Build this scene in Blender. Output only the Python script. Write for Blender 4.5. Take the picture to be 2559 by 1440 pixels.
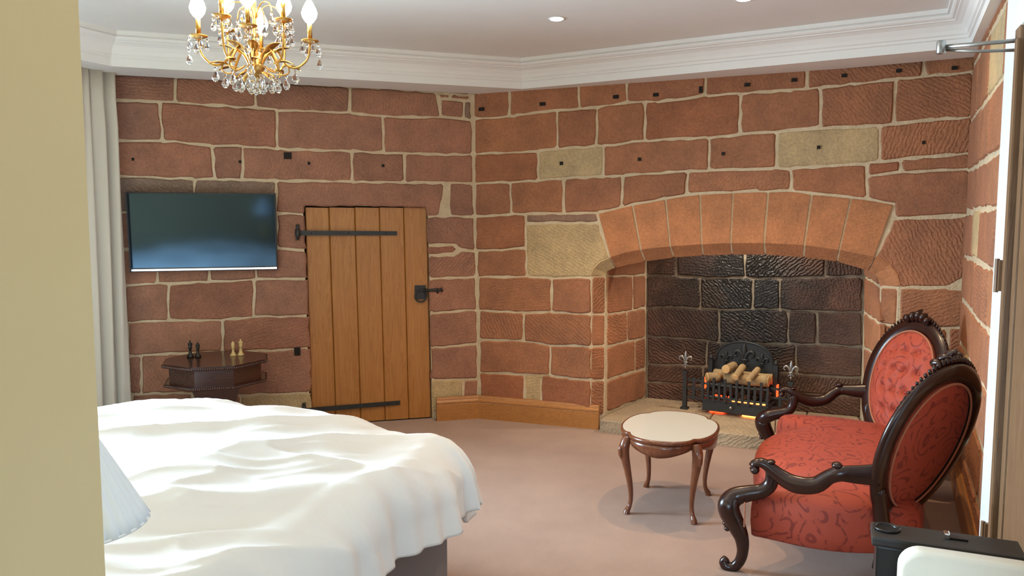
import bpy, bmesh, math, random
from mathutils import Vector, Matrix, noise as mnoise
random.seed(7)
for o in list(bpy.data.objects): bpy.data.objects.remove(o)
scene = bpy.context.scene
COL = scene.collection
PI = math.pi
R = math.radians

# ------------------------------------------------------------------ camera
FPX, PITCH, CAMZ = 1950.0, R(5.03), 1.65
cam = bpy.data.cameras.new('camera')
cam.sensor_fit = 'HORIZONTAL'; cam.sensor_width = 36.0
cam.lens = FPX / 2559.0 * 36.0
cam.clip_start = 0.02
camo = bpy.data.objects.new('camera', cam); COL.objects.link(camo)
camo.location = (0, 0, CAMZ); camo.rotation_euler = (PI/2 - PITCH, 0, 0)
scene.camera = camo
# ------------------------------------------------------------------ view / world
vs = scene.view_settings
vs.view_transform = 'Standard'; vs.look = 'None'; vs.gamma = 1.0; vs.use_curve_mapping = False
vs.exposure = 0.04
W = bpy.data.worlds.new('daylight'); scene.world = W; W.use_nodes = True
W.node_tree.nodes['Background'].inputs[0].default_value = (0.62, 0.78, 1.0, 1)
W.node_tree.nodes['Background'].inputs[1].default_value = 0.8
# room axes (the room is turned 23 degrees to the camera): E1 to the right, E2 away
E1 = Vector((0.9205, -0.3907, 0)); E2 = Vector((0.3907, 0.9205, 0))
ROTZ = math.atan2(-0.3907, 0.9205)
def rm(e1, e2, z=0.0): return E1*e1 + E2*e2 + Vector((0, 0, z))
def area_light(name, loc, direction, sx, sy, power, col):
    l = bpy.data.lights.new(name, 'AREA'); l.shape = 'RECTANGLE'; l.size = sx; l.size_y = sy
    l.energy = power; l.color = col
    o = bpy.data.objects.new(name, l); COL.objects.link(o); o.location = loc
    o.rotation_euler = Vector(direction).to_track_quat('-Z', 'Y').to_euler()
    return o
DAY = (0.60, 0.82, 1.0)
WARM = (1.0, 0.70, 0.40)
# daylight through the tall window beside the bed, and cool fill through an unseen opening added behind the camera
wl = area_light('window_daylight', rm(-5.12, 2.40, 1.42), E1 - E2*.04 + Vector((0, 0, -0.22)), 1.7, 1.3, 270, DAY)
wl.data.spread = R(105)
ll = area_light('lobby_fill', rm(-0.25, -1.28, 0.85), E2 + Vector((0, 0, -0.45)), 0.9, 1.1, 17, (0.52, 0.78, 1.0))  # added fill for the cream wall, source unseen
ll.data.spread = R(100)

# ------------------------------------------------------------------ helpers
def ray(px, py):
    x = (px - 1279.5)/FPX; y = (719.5 - py)/FPX
    f = Vector((0, math.cos(PITCH), -math.sin(PITCH))); u = Vector((0, math.sin(PITCH), math.cos(PITCH)))
    return f + Vector((x, 0, 0)) + u*y
CAM = Vector((0, 0, CAMZ))
def at_z(px, py, z):
    d = ray(px, py); return CAM + d*((z - CAMZ)/d.z)
class WP:                                            # a vertical wall plane with its own (u, z) coordinates
    def __init__(s, o, d, toward=(0, 0)):
        s.o = Vector((o[0], o[1], 0)); s.d = Vector((d[0], d[1], 0)).normalized()
        s.n = Vector((s.d.y, -s.d.x, 0))
        if (Vector((toward[0], toward[1], 0)) - s.o).dot(s.n) < 0: s.n = -s.n
    def uv(s, px, py, off=0.0):
        d = ray(px, py); t = (s.o + s.n*off - CAM).dot(s.n)/d.dot(s.n)
        p = CAM + d*t; return ((p - s.o).dot(s.d), p.z)
    def xyz(s, u, v, w=0.0): return s.o + s.d*u + s.n*w + Vector((0, 0, v))
    def pt(s, px, py, off=0.0):
        a = s.uv(px, py, off); return s.xyz(a[0], a[1], off)

def mesh(name, verts, faces, mat=None, parent=None, smooth=False, kind=None):
    me = bpy.data.meshes.new(name)
    me.from_pydata([tuple(v) for v in verts], [], faces); me.update()
    bm = bmesh.new(); bm.from_mesh(me); bmesh.ops.recalc_face_normals(bm, faces=bm.faces); bm.to_mesh(me); bm.free()
    if smooth: me.polygons.foreach_set('use_smooth', [True]*len(me.polygons))
    if mat: me.materials.append(mat)
    o = bpy.data.objects.new(name, me); COL.objects.link(o)
    if parent: o.parent = parent
    if kind: o['kind'] = kind
    return o
def tag(o, label, cat, group=None):
    o['label'] = label; o['category'] = cat
    if group: o['group'] = group
    return o
def thing(name, label, cat, loc=(0, 0, 0), rotz=0.0, group=None):
    o = bpy.data.objects.new(name, None); COL.objects.link(o); o.empty_display_size = 0.1
    o.location = loc; o.rotation_euler = (0, 0, rotz)
    return tag(o, label, cat, group)
class MB:                                            # collects shapes into ONE mesh
    def __init__(s): s.v = []; s.f = []
    def add(s, v, f):
        n = len(s.v); s.v += [Vector(p) for p in v]; s.f += [tuple(i+n for i in q) for q in f]; return s
    def box(s, lo, hi, M=None):
        (x0, y0, z0), (x1, y1, z1) = lo, hi
        v = [Vector(p) for p in ((x0,y0,z0),(x1,y0,z0),(x1,y1,z0),(x0,y1,z0),(x0,y0,z1),(x1,y0,z1),(x1,y1,z1),(x0,y1,z1))]
        if M: v = [M @ p for p in v]
        return s.add(v, [(0,3,2,1),(4,5,6,7),(0,1,5,4),(1,2,6,5),(2,3,7,6),(3,0,4,7)])
    def rbox(s, lo, hi, b=0.006, M=None):            # box with chamfered edges
        bm = bmesh.new(); bmesh.ops.create_cube(bm, size=1)
        for p in bm.verts: p.co = Vector([lo[i] + (p.co[i]+.5)*(hi[i]-lo[i]) for i in range(3)])
        bmesh.ops.bevel(bm, geom=bm.edges[:], offset=b, segments=2, affect='EDGES', profile=.6)
        bm.verts.index_update()
        v = [(M @ p.co) if M else p.co.copy() for p in bm.verts]; f = [tuple(q.index for q in g.verts) for g in bm.faces]
        bm.free(); return s.add(v, f)
    def lathe(s, prof, n=20, M=None, c=(0, 0, 0)):   # prof: (r, z) list
        v = []; f = []; c = Vector(c)
        for r, z in prof:
            for k in range(n):
                a = 2*PI*k/n; v.append(Vector((r*math.cos(a), r*math.sin(a), z)))
        for i in range(len(prof)-1):
            for k in range(n):
                f.append((i*n+k, i*n+(k+1) % n, (i+1)*n+(k+1) % n, (i+1)*n+k))
        f.append(tuple(range(n))[::-1]); f.append(tuple((len(prof)-1)*n+k for k in range(n)))
        v = [(M @ p if M else p) + c for p in v]
        return s.add(v, f)
    def tube(s, pts, rad, n=10, closed=False, up=None, cap=True):
        # rad: number, or list of (ra, rb) / number per point; ra along the side vector, rb along the up vector
        P = [Vector(p) for p in pts]; m = len(P); v = []; f = []
        prev = None
        for i in range(m):
            if closed: t = P[(i+1) % m] - P[i-1]
            else: t = P[min(i+1, m-1)] - P[max(i-1, 0)]
            t.normalize()
            if up is not None:
                uu = Vector(up[i] if isinstance(up, list) else up); uu = (uu - t*uu.dot(t)).normalized()
            elif prev is None:
                a = Vector((0, 0, 1)) if abs(t.z) < .9 else Vector((1, 0, 0)); uu = (a - t*a.dot(t)).normalized()
            else: uu = (prev - t*prev.dot(t)).normalized()
            prev = uu; sd = t.cross(uu)
            r = rad[i] if isinstance(rad, (list, tuple)) and isinstance(rad, list) else rad
            ra, rb = r if isinstance(r, tuple) else (r, r)
            for k in range(n):
                a = 2*PI*k/n; v.append(P[i] + sd*(ra*math.cos(a)) + uu*(rb*math.sin(a)))
        for i in range(m if closed else m-1):
            j = (i+1) % m
            for k in range(n): f.append((i*n+k, i*n+(k+1) % n, j*n+(k+1) % n, j*n+k))
        if cap and not closed:
            f.append(tuple(range(n))[::-1]); f.append(tuple((m-1)*n+k for k in range(n)))
        return s.add(v, f)
    def ball(s, c, r, n=8, M=None):
        rx, ry, rz = r if isinstance(r, tuple) else (r, r, r); c = Vector(c)
        prof = [(math.sin(PI*i/n), -math.cos(PI*i/n)) for i in range(n+1)]
        prof = [(max(a, .02), b) for a, b in prof]
        v = []; m = n+4; f = []
        for a, b in prof:
            for k in range(m):
                p = Vector((rx*a*math.cos(2*PI*k/m), ry*a*math.sin(2*PI*k/m), rz*b))
                v.append((M @ p if M else p) + c)
        for i in range(n):
            for k in range(m): f.append((i*m+k, i*m+(k+1) % m, (i+1)*m+(k+1) % m, (i+1)*m+k))
        f.append(tuple(range(m))[::-1]); f.append(tuple(n*m+k for k in range(m)))
        return s.add(v, f)
    def prism(s, poly, z0, z1, M=None):              # vertical extrusion of an (x, y) outline
        n = len(poly)
        v = [Vector((p[0], p[1], z0)) for p in poly] + [Vector((p[0], p[1], z1)) for p in poly]
        if M: v = [M @ p for p in v]
        f = [tuple(range(n))[::-1], tuple(range(n, 2*n))] + [(i, (i+1) % n, n+(i+1) % n, n+i) for i in range(n)]
        return s.add(v, f)
    def build(s, name, mat, parent=None, smooth=False, kind=None): return mesh(name, s.v, s.f, mat, parent, smooth, kind)
def smooth_path(pts, n=6, closed=False):             # Catmull-Rom
    P = [Vector(p) for p in pts]; m = len(P); out = []
    for i in range(m if closed else m-1):
        if closed: a, b, c, d = P[i-1], P[i], P[(i+1) % m], P[(i+2) % m]
        else: a, b, c, d = P[max(i-1, 0)], P[i], P[i+1], P[min(i+2, m-1)]
        for k in range(n):
            t = k/n
            out.append(0.5*((2*b) + (c-a)*t + (2*a-5*b+4*c-d)*t*t + (3*b-a-3*c+d)*t**3))
    if not closed: out.append(P[-1])
    return out
def lerp_list(vals, m):                              # stretch a list of numbers to m samples
    out = []
    for i in range(m):
        t = i/(m-1)*(len(vals)-1); k = min(int(t), len(vals)-2); out.append(vals[k]+(vals[k+1]-vals[k])*(t-k))
    return out
def pl(pts):                                         # piecewise-linear y(x)
    def fn(x):
        if x <= pts[0][0]: a, b = pts[0], pts[1]
        elif x >= pts[-1][0]: a, b = pts[-2], pts[-1]
        else:
            for i in range(len(pts)-1):
                if pts[i][0] <= x <= pts[i+1][0]: a, b = pts[i], pts[i+1]; break
        return a[1] + (b[1]-a[1])*(x-a[0])/(b[0]-a[0])
    fn.pts = pts
    return fn

# ------------------------------------------------------------------ materials
def mat_base(name, col, rough=.6, metal=0.0, spec=.5):
    m = bpy.data.materials.new(name); m.use_nodes = True
    b = m.node_tree.nodes['Principled BSDF']
    b.inputs['Base Color'].default_value = (*col, 1); b.inputs['Roughness'].default_value = rough
    b.inputs['Metallic'].default_value = metal; b.inputs['Specular IOR Level'].default_value = spec
    return m, m.node_tree, b
def N(nt, typ, **kw):
    n = nt.nodes.new(typ)
    for k, v in kw.items():
        if k in n.inputs: n.inputs[k].default_value = v
        else: setattr(n, k, v)
    return n
def ramp(nt, fac, stops):
    r = nt.nodes.new('ShaderNodeValToRGB'); e = r.color_ramp.elements
    e[0].position, e[0].color = stops[0][0], (*stops[0][1], 1)
    e[1].position, e[1].color = stops[-1][0], (*stops[-1][1], 1)
    for p, c in stops[1:-1]:
        x = e.new(p); x.color = (*c, 1)
    nt.links.new(fac, r.inputs[0]); return r.outputs[0]
def mixc(nt, fac, a, b, mode='MIX'):
    m = nt.nodes.new('ShaderNodeMix'); m.data_type = 'RGBA'; m.blend_type = mode
    for sock, val in ((m.inputs[0], fac), (m.inputs[6], a), (m.inputs[7], b)):
        if isinstance(val, (int, float)): sock.default_value = val
        elif isinstance(val, tuple): sock.default_value = (*val, 1)
        else: nt.links.new(val, sock)
    return m.outputs[2]
def math_(nt, op, a, b=None):
    m = nt.nodes.new('ShaderNodeMath'); m.operation = op
    for i, v in enumerate((a, b)):
        if v is None: continue
        if isinstance(v, (int, float)): m.inputs[i].default_value = v
        else: nt.links.new(v, m.inputs[i])
    return m.outputs[0]
def coords(nt, scale=(1, 1, 1), rot=(0, 0, 0), kind='Object', rnd=True):
    tc = nt.nodes.new('ShaderNodeTexCoord'); mp = nt.nodes.new('ShaderNodeMapping')
    mp.inputs['Scale'].default_value = scale; mp.inputs['Rotation'].default_value = rot
    nt.links.new(tc.outputs[kind], mp.inputs[0]); return mp.outputs[0]
def noise_(nt, vec, scale, detail=4, rough=.55, dist=0.0):
    n = N(nt, 'ShaderNodeTexNoise', Scale=scale, Detail=detail, Roughness=rough, Distortion=dist)
    nt.links.new(vec, n.inputs['Vector']); return n.outputs['Fac']
def bump(nt, b, h, strength=.4, dist=.01, prev=None):
    n = N(nt, 'ShaderNodeBump', Strength=strength, Distance=dist); nt.links.new(h, n.inputs['Height'])
    if prev: nt.links.new(prev, n.inputs['Normal'])
    nt.links.new(n.outputs[0], b.inputs['Normal']); return n.outputs[0]
def stone_mat(name, cols, chisel=.42, rough=.85, soot=False):
    m, nt, b = mat_base(name, cols[0], rough)
    oi = nt.nodes.new('ShaderNodeObjectInfo'); vec = coords(nt)
    c = ramp(nt, oi.outputs['Random'], [(i/(len(cols)-1), k) for i, k in enumerate(cols)])
    n1 = noise_(nt, vec, 5.0, 5, .6); n2 = noise_(nt, vec, 60, 3, .6)
    f1 = ramp(nt, n1, [(.3, (.78,.78,.78)), (.7, (1.16,1.12,1.06))]); f2 = ramp(nt, n2, [(.3, (.80,.80,.80)), (.75, (1.14,1.13,1.12))])
    c = mixc(nt, 1.0, c, f1, 'MULTIPLY'); c = mixc(nt, 1.0, c, f2, 'MULTIPLY')
    if soot:
        g = nt.nodes.new('ShaderNodeNewGeometry'); sub = N(nt, 'ShaderNodeVectorMath', operation='SUBTRACT')
        nt.links.new(g.outputs['Position'], sub.inputs[0]); sub.inputs[1].default_value = soot
        ln = N(nt, 'ShaderNodeVectorMath', operation='LENGTH'); mul = N(nt, 'ShaderNodeVectorMath', operation='MULTIPLY')
        mul.inputs[1].default_value = (1.25, 1.0, .8); nt.links.new(sub.outputs[0], mul.inputs[0]); nt.links.new(mul.outputs[0], ln.inputs[0])
        d = math_(nt, 'ADD', ln.outputs['Value'], math_(nt, 'MULTIPLY', math_(nt, 'SUBTRACT', n1, .5), .7))
        fac = ramp(nt, d, [(.25, (1,1,1)), (.75, (.55,.55,.55)), (1.0, (0.15,0.15,0.15))])
        c = mixc(nt, fac, c, (.012, .011, .010))
        rr = ramp(nt, d, [(.2, (.22,.22,.22)), (.6, (.75,.75,.75))]); nt.links.new(rr, b.inputs['Roughness'])
    nt.links.new(c, b.inputs['Base Color'])
    # tooling marks: distorted bands, turned by each stone's own random angle
    rt = nt.nodes.new('ShaderNodeVectorRotate'); rt.rotation_type = 'EULER_XYZ'
    cb = N(nt, 'ShaderNodeCombineXYZ'); ang = math_(nt, 'MULTIPLY', oi.outputs['Random'], 9.0)
    nt.links.new(ang, cb.inputs[1]); nt.links.new(vec, rt.inputs['Vector']); nt.links.new(cb.outputs[0], rt.inputs['Rotation'])
    wv = N(nt, 'ShaderNodeTexWave', Scale=13.0, Distortion=7.0, Detail=3.0)
    wv.inputs['Detail Scale'].default_value = 1.6
    nt.links.new(rt.outputs[0], wv.inputs['Vector'])
    amt = math_(nt, 'MULTIPLY', wv.outputs['Fac'], math_(nt, 'MULTIPLY', math_(nt, 'FRACT', math_(nt, 'MULTIPLY', oi.outputs['Random'], 7.3)), chisel))
    h = math_(nt, 'ADD', math_(nt, 'ADD', amt, math_(nt, 'MULTIPLY', n2, .6)), math_(nt, 'MULTIPLY', n1, .6))
    bump(nt, b, h, .95 if soot else .7, .02 if soot else .012)
    return m
M_RED = stone_mat('red_sandstone', [(.30,.145,.095), (.37,.18,.115), (.335,.165,.11), (.40,.19,.118), (.32,.135,.082)])
M_RED2 = stone_mat('orange_red_sandstone', [(.32,.135,.068), (.38,.165,.082), (.35,.15,.08), (.42,.18,.085), (.33,.125,.06)])
M_BUFF = stone_mat('buff_sandstone', [(.50,.37,.20), (.56,.43,.24)], .35)
M_GREY = stone_mat('grey_sandstone', [(.27,.19,.14), (.30,.17,.12)], .6)
M_VOUS = stone_mat('arch_sandstone', [(.46,.195,.085), (.50,.215,.095)], .12)
M_SOOT = stone_mat('sooty_stone', [(.17,.085,.06), (.13,.075,.055), (.2,.10,.065)], .4, .75, (1.93, 6.42, 1.15))
M_HEARTH = stone_mat('hearth_stone', [(.42,.33,.22), (.38,.30,.21)], .4)
def simple_noise_mat(name, a, b_, scale, rough=.9, bs=.4, bd=.004, scale2=None, sc=(1,1,1)):
    m, nt, b = mat_base(name, a, rough); vec = coords(nt, sc)
    n1 = noise_(nt, vec, scale, 5, .6)
    nt.links.new(ramp(nt, n1, [(.3, a), (.7, b_)]), b.inputs['Base Color'])
    bump(nt, b, noise_(nt, vec, scale2 or scale, 4, .65), bs, bd); return m
M_MORTAR = simple_noise_mat('lime_mortar', (.56,.44,.28), (.70,.57,.385), 14, .95, .8, .012, 55)
M_SOOTMORTAR = simple_noise_mat('sooty_mortar', (.20,.16,.115), (.30,.25,.18), 10, .95, .8, .01, 55)
M_PLASTER = simple_noise_mat('white_plaster', (.80,.79,.76), (.83,.82,.79), 3, .8, .05, .002, 80)
M_WHITE = simple_noise_mat('white_gloss_paint', (.80,.80,.78), (.82,.82,.80), 3, .28, .03, .001, 40)
M_BEIGE = simple_noise_mat('cream_wallpaper', (.62,.475,.25), (.64,.495,.27), 2, .75, .06, .001, 300)
M_DARK = mat_base('hole_shade', (.012, .008, .006), .9)[0]  # near-black colour stands in for shade inside holes and plank gaps
def carpet():
    m, nt, b = mat_base('rose_beige_carpet', (.4, .26, .2), 1.0, 0, .1); vec = coords(nt)
    n1 = noise_(nt, vec, 3.0, 4, .6); n2 = noise_(nt, vec, 420, 2, .6)
    c = ramp(nt, n1, [(.3, (.40,.258,.192)), (.7, (.465,.31,.235))])
    c = mixc(nt, 1.0, c, ramp(nt, n2, [(.25, (.68,.68,.68)), (.75, (1.22,1.22,1.22))]), 'MULTIPLY')
    nt.links.new(c, b.inputs['Base Color']); bump(nt, b, n2, .7, .006)
    b.inputs['Sheen Weight'].default_value = .25; return m
M_CARPET = carpet()
def wood(name, a, b_, c_, rough=.4, axis='Z', scale=1.0, coat=0.0):
    m, nt, b = mat_base(name, a, rough)
    s = {'Z': (9, 9, .55), 'X': (.55, 9, 9), 'Y': (9, .55, 9)}[axis]
    oi = nt.nodes.new('ShaderNodeObjectInfo')
    tc = nt.nodes.new('ShaderNodeTexCoord'); mp = nt.nodes.new('ShaderNodeMapping'); mp.inputs['Scale'].default_value = [k*scale for k in s]
    nt.links.new(tc.outputs['Object'], mp.inputs[0])
    off = N(nt, 'ShaderNodeCombineXYZ'); nt.links.new(math_(nt, 'MULTIPLY', oi.outputs['Random'], 30.0), off.inputs[0]); nt.links.new(off.outputs[0], mp.inputs['Location'])
    n1 = noise_(nt, mp.outputs[0], 1.6, 4, .6, 1.2)
    fine = noise_(nt, mp.outputs[0], 14, 4, .7)
    wv = math_(nt, 'FRACT', math_(nt, 'MULTIPLY', n1, 7.0))
    f = math_(nt, 'ADD', math_(nt, 'MULTIPLY', wv, .45), math_(nt, 'MULTIPLY', fine, .6))
    nt.links.new(ramp(nt, f, [(.15, a), (.5, b_), (.9, c_)]), b.inputs['Base Color'])
    bump(nt, b, fine, .12, .002)
    b.inputs['Coat Weight'].default_value = coat; b.inputs['Coat Roughness'].default_value = .12
    return m
M_OAK = wood('golden_oak', (.33,.125,.026), (.43,.18,.042), (.50,.225,.06), .38, 'Z')
M_OAKX = wood('oak_skirting', (.33,.13,.035), (.42,.18,.05), (.49,.22,.065), .35, 'X', .8)
M_FRAME = wood('brown_door_timber', (.13,.065,.03), (.18,.095,.045), (.22,.12,.06), .4, 'Z', 1.4)
M_MAHOG = wood('dark_mahogany', (.014,.004,.003), (.022,.006,.004), (.034,.009,.006), .26, 'Z', 1.2, .15)
M_WALNUT = wood('red_brown_walnut', (.10,.028,.012), (.15,.045,.018), (.2,.065,.026), .25, 'Z', 1.3, .5)
M_DKTABLE = wood('dark_red_mahogany', (.035,.012,.008), (.055,.018,.011), (.075,.026,.016), .25, 'X', 1.0, .4)
M_IRON = simple_noise_mat('black_iron', (.018,.018,.018), (.03,.03,.029), 30, .45, .25, .002, 90)
M_CASTIRON = simple_noise_mat('cast_iron', (.014,.015,.016), (.024,.025,.026), 30, .5, .3, .002, 120)
M_STEEL = mat_base('brushed_steel', (.36, .35, .33), .38, 1.0)[0]
M_CHROME = mat_base('chrome', (.8, .8, .8), .15, 1.0)[0]
def gold():
    m, nt, b = mat_base('antique_gold', (.62, .36, .10), .3, 1.0); vec = coords(nt)
    nt.links.new(ramp(nt, noise_(nt, vec, 40, 3), [(.3, (.42,.21,.05)), (.7, (.75,.47,.15))]), b.inputs['Base Color']); return m
M_GOLD = gold()
def glass():
    m, nt, b = mat_base('crystal_glass', (1, 1, 1), .03); b.inputs['Transmission Weight'].default_value = 1.0; b.inputs['IOR'].default_value = 1.5; return m
M_GLASS = glass()
def emit(name, col, s):
    m = bpy.data.materials.new(name); m.use_nodes = True; nt = m.node_tree; nt.nodes.clear()
    e = N(nt, 'ShaderNodeEmission', Strength=s); e.inputs[0].default_value = (*col, 1)
    o = nt.nodes.new('ShaderNodeOutputMaterial'); nt.links.new(e.outputs[0], o.inputs[0]); return m
M_BULB = emit('lit_bulb', (1.0, .80, .55), 60)
M_SPOT = emit('lit_downlight', (1.0, .86, .66), 45)
M_CHSPOT = emit('lit_chimney_lamp', (1.0, .93, .8), 60)
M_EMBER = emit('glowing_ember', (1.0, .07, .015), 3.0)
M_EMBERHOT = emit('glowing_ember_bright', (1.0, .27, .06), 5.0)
def cloth(name, col, rough=.85, sheen=.2, scale=180, sub=0.0):
    m, nt, b = mat_base(name, col, rough, 0, .25); vec = coords(nt)
    b.inputs['Sheen Weight'].default_value = sheen
    bump(nt, b, noise_(nt, vec, scale, 2, .6), .12, .002); return m
def duvet_mat():
    m, nt, b = mat_base('white_cotton', (.80, .79, .77), .75, 0, .3); vec = coords(nt, (1, 1, 1), (0, 0, .5))
    b.inputs['Sheen Weight'].default_value = .15
    st = coords(nt, (2.2, 8.0, 3.0), (0, 0, -.35)); n = noise_(nt, st, 2.2, 4, .6, .8)
    bump(nt, b, n, .12, .03); return m
M_DUVET = duvet_mat()
M_BEDBASE = cloth('taupe_bed_fabric', (.17, .135, .125), .95, .4)
M_MATTRESS = cloth('white_ticking', (.78, .77, .74))
M_CURTAIN = cloth('beige_curtain_cloth', (.60, .55, .46), .9, .3, 240)
M_SHADE = cloth('white_pleated_silk', (.80, .84, .88), .6)
M_CREAM = cloth('cream_leather', (.80, .74, .62), .45, .1, 90)
M_BLACK = mat_base('black_lacquer', (.012, .011, .011), .3)[0]
M_BLACKTOP = simple_noise_mat('dark_brown_top', (.022,.018,.016), (.03,.024,.02), 20, .5, .1, .001, 200)
def damask(name, base, dark, light):
    m, nt, b = mat_base(name, base, .62, 0, .35); vec = coords(nt)
    b.inputs['Sheen Weight'].default_value = .05
    warp = N(nt, 'ShaderNodeTexNoise', Scale=5.0, Detail=1.0); nt.links.new(vec, warp.inputs['Vector'])
    add = N(nt, 'ShaderNodeVectorMath', operation='MULTIPLY_ADD'); add.inputs[1].default_value = (.16, .16, .16)
    nt.links.new(warp.outputs['Color'], add.inputs[0]); nt.links.new(vec, add.inputs[2])
    vo = N(nt, 'ShaderNodeTexVoronoi', Scale=7.5); vo.feature = 'F1'; nt.links.new(add.outputs[0], vo.inputs['Vector'])
    ring = math_(nt, 'ABSOLUTE', math_(nt, 'SINE', math_(nt, 'MULTIPLY', vo.outputs['Distance'], 13.0)))
    n2 = noise_(nt, add.outputs[0], 16, 2, .5, 1.5)
    gate = ramp(nt, n2, [(.42, (0,0,0)), (.52, (1,1,1))])
    line = math_(nt, 'MULTIPLY', ramp(nt, ring, [(.34, (1,1,1)), (.46, (0,0,0))]), gate)
    c = mixc(nt, math_(nt, 'MULTIPLY', line, .75), base, dark)
    c = mixc(nt, math_(nt, 'MULTIPLY', noise_(nt, vec, 9, 2), .5), c, light, 'MIX')
    nt.links.new(c, b.inputs['Base Color']); bump(nt, b, line, -.35, .004); return m
M_DAMASK = damask('red_damask', (.40, .066, .034), (.11, .012, .010), (.33, .05, .03))
M_CORD = cloth('gold_red_piping', (.40, .14, .07), .6)
M_TVBODY = mat_base('black_tv_plastic', (.01, .01, .011), .35)[0]
def tv_screen():
    m, nt, b = mat_base('dark_tv_glass', (.004, .006, .010), .09, 0, .8)
    b.inputs['IOR'].default_value = 1.55; b.inputs['Specular Tint'].default_value = (.45, .72, 1.0, 1); return m
M_TVGLASS = tv_screen()
M_TABLETOP = mat_base('cream_table_top', (.60, .585, .535), .16, 0, .6)[0]
M_BARK = simple_noise_mat('log_bark', (.30,.19,.09), (.46,.33,.17), 8, .9, .8, .01, 40)
M_LOGEND = simple_noise_mat('cut_log_end', (.68,.40,.15), (.76,.50,.23), 18, .85, .2, .002, 60)
M_COAL = simple_noise_mat('coal', (.02,.018,.017), (.05,.045,.04), 25, .7, .8, .01, 50)
M_BOXWOOD = mat_base('boxwood', (.66, .47, .2), .35)[0]
M_EBONY = mat_base('ebony', (.012, .011, .008), .4)[0]

# ------------------------------------------------------------------ structure: wall planes
MAIN = WP((0, 6.32), (1, -0.4245))                               # fireplace wall
CX = -0.29; CY = 6.32 + 0.4245*0.29
TVW = WP((CX, CY), (1, 0.275))                                   # canted wall with the television
RC = Vector((2.94, 6.32 - 0.4245*2.94, 0))                       # far right corner
RGT = WP((RC.x, RC.y), (-0.44, -0.898))                          # stone wall behind the settee
ZC = 2.87                                                        # ceiling height
LP_ = TVW.uv(270, 549)[0]                                        # left end of the TV wall
LC = TVW.xyz(LP_, 0)

def offset_poly(P, d):
    n = len(P); out = []
    for i in range(n):
        a, b, c = Vector(P[i-1]), Vector(P[i]), Vector(P[(i+1) % n])
        e1 = (b-a); e2 = (c-b)
        if e1.length < 1e-6 or e2.length < 1e-6: out.append(b); continue
        e1.normalize(); e2.normalize()
        n1 = Vector((-e1.y, e1.x)); n2 = Vector((-e2.y, e2.x)); m = n1 + n2
        k = m.length_squared
        out.append(b + (m*(2*d/k) if k > .35 else n1*d))
    return out
def stone(plane, uvpoly, mat, parent, gap=.014, proud=None, name='stone', jit=.0065, step=.065, back=.03):
    P = [Vector(p) for p in uvpoly]
    area = sum(P[i-1].x*P[i].y - P[i].x*P[i-1].y for i in range(len(P)))
    if area < 0: P.reverse()
    A = offset_poly(P, gap/2); B = offset_poly(P, gap/2 + .011)
    pr = proud if proud is not None else random.uniform(.005, .012)
    n = len(P); ra = []; rb = []
    for i in range(n):
        a0, a1, b0, b1 = A[i], A[(i+1) % n], B[i], B[(i+1) % n]; L = (a1-a0).length
        if L < 1e-4: continue
        k = max(1, int(L/step)); e = min(.2, .012/L); e1 = e
        for j in range(k+1):
            t = e + (1-2*e)*j/k
            jv = Vector((random.uniform(-jit, jit), random.uniform(-jit, jit)))
            ra.append(a0.lerp(a1, t)+jv); rb.append(b0.lerp(b1, t)+jv*.8)
    m = len(ra)
    v = [plane.xyz(p.x, p.y, -back) for p in ra] + [plane.xyz(p.x, p.y, -.002 + random.uniform(-.001,.001)) for p in ra] + [plane.xyz(p.x, p.y, pr + random.uniform(-.0012, .0012)) for p in rb]
    f = []
    for i in range(m):
        j = (i+1) % m; f += [(i, j, m+j, m+i), (m+i, m+j, 2*m+j, 2*m+i)]
    f.append(tuple(range(2*m, 3*m)))
    return mesh(name, v, f, mat, parent)
def between(fn, x0, x1): return [(x, y) for x, y in fn.pts if min(x0, x1)+6 < x < max(x0, x1)-6]
def row(plane, parent, top, bot, joints, mats=None, default=None, **kw):
    for i in range(len(joints)-1):
        a = joints[i] if isinstance(joints[i], tuple) else (joints[i], joints[i])
        b = joints[i+1] if isinstance(joints[i+1], tuple) else (joints[i+1], joints[i+1])
        poly = [(a[0], top(a[0]))] + between(top, a[0], b[0]) + [(b[0], top(b[0])), (b[1], bot(b[1]))] + between(bot, a[1], b[1])[::-1] + [(a[1], bot(a[1]))]
        stone(plane, [plane.uv(*p) for p in poly], (mats or {}).get(i, default or (M_RED2 if parent.name.startswith(('wall_back', 'wall_right', 'wall_fireplace')) and not parent.name.startswith('wall_back_left') else M_RED)), parent, **kw)
def wall_prism(name, plane, outline, mat, thick=.12, off=0.0):
    n = len(outline)
    v = [plane.xyz(u, z, off) for u, z in outline] + [plane.xyz(u, z, off-thick) for u, z in outline]
    f = [tuple(range(n)), tuple(range(n, 2*n))[::-1]] + [(i, n+i, n+(i+1) % n, (i+1) % n) for i in range(n)]
    return mesh(name, v, f, mat, None, kind='structure')

# floor and ceiling
fb = MB(); fb.box((-7.5, -3.5, -.08), (6, 9, 0)); fb.build('floor', M_CARPET, kind='structure')
cb_ = MB(); cb_.box((-7.5, -3.5, ZC), (6, 9, ZC+.08)); cb_.build('ceiling', M_PLASTER, kind='structure')

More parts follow.
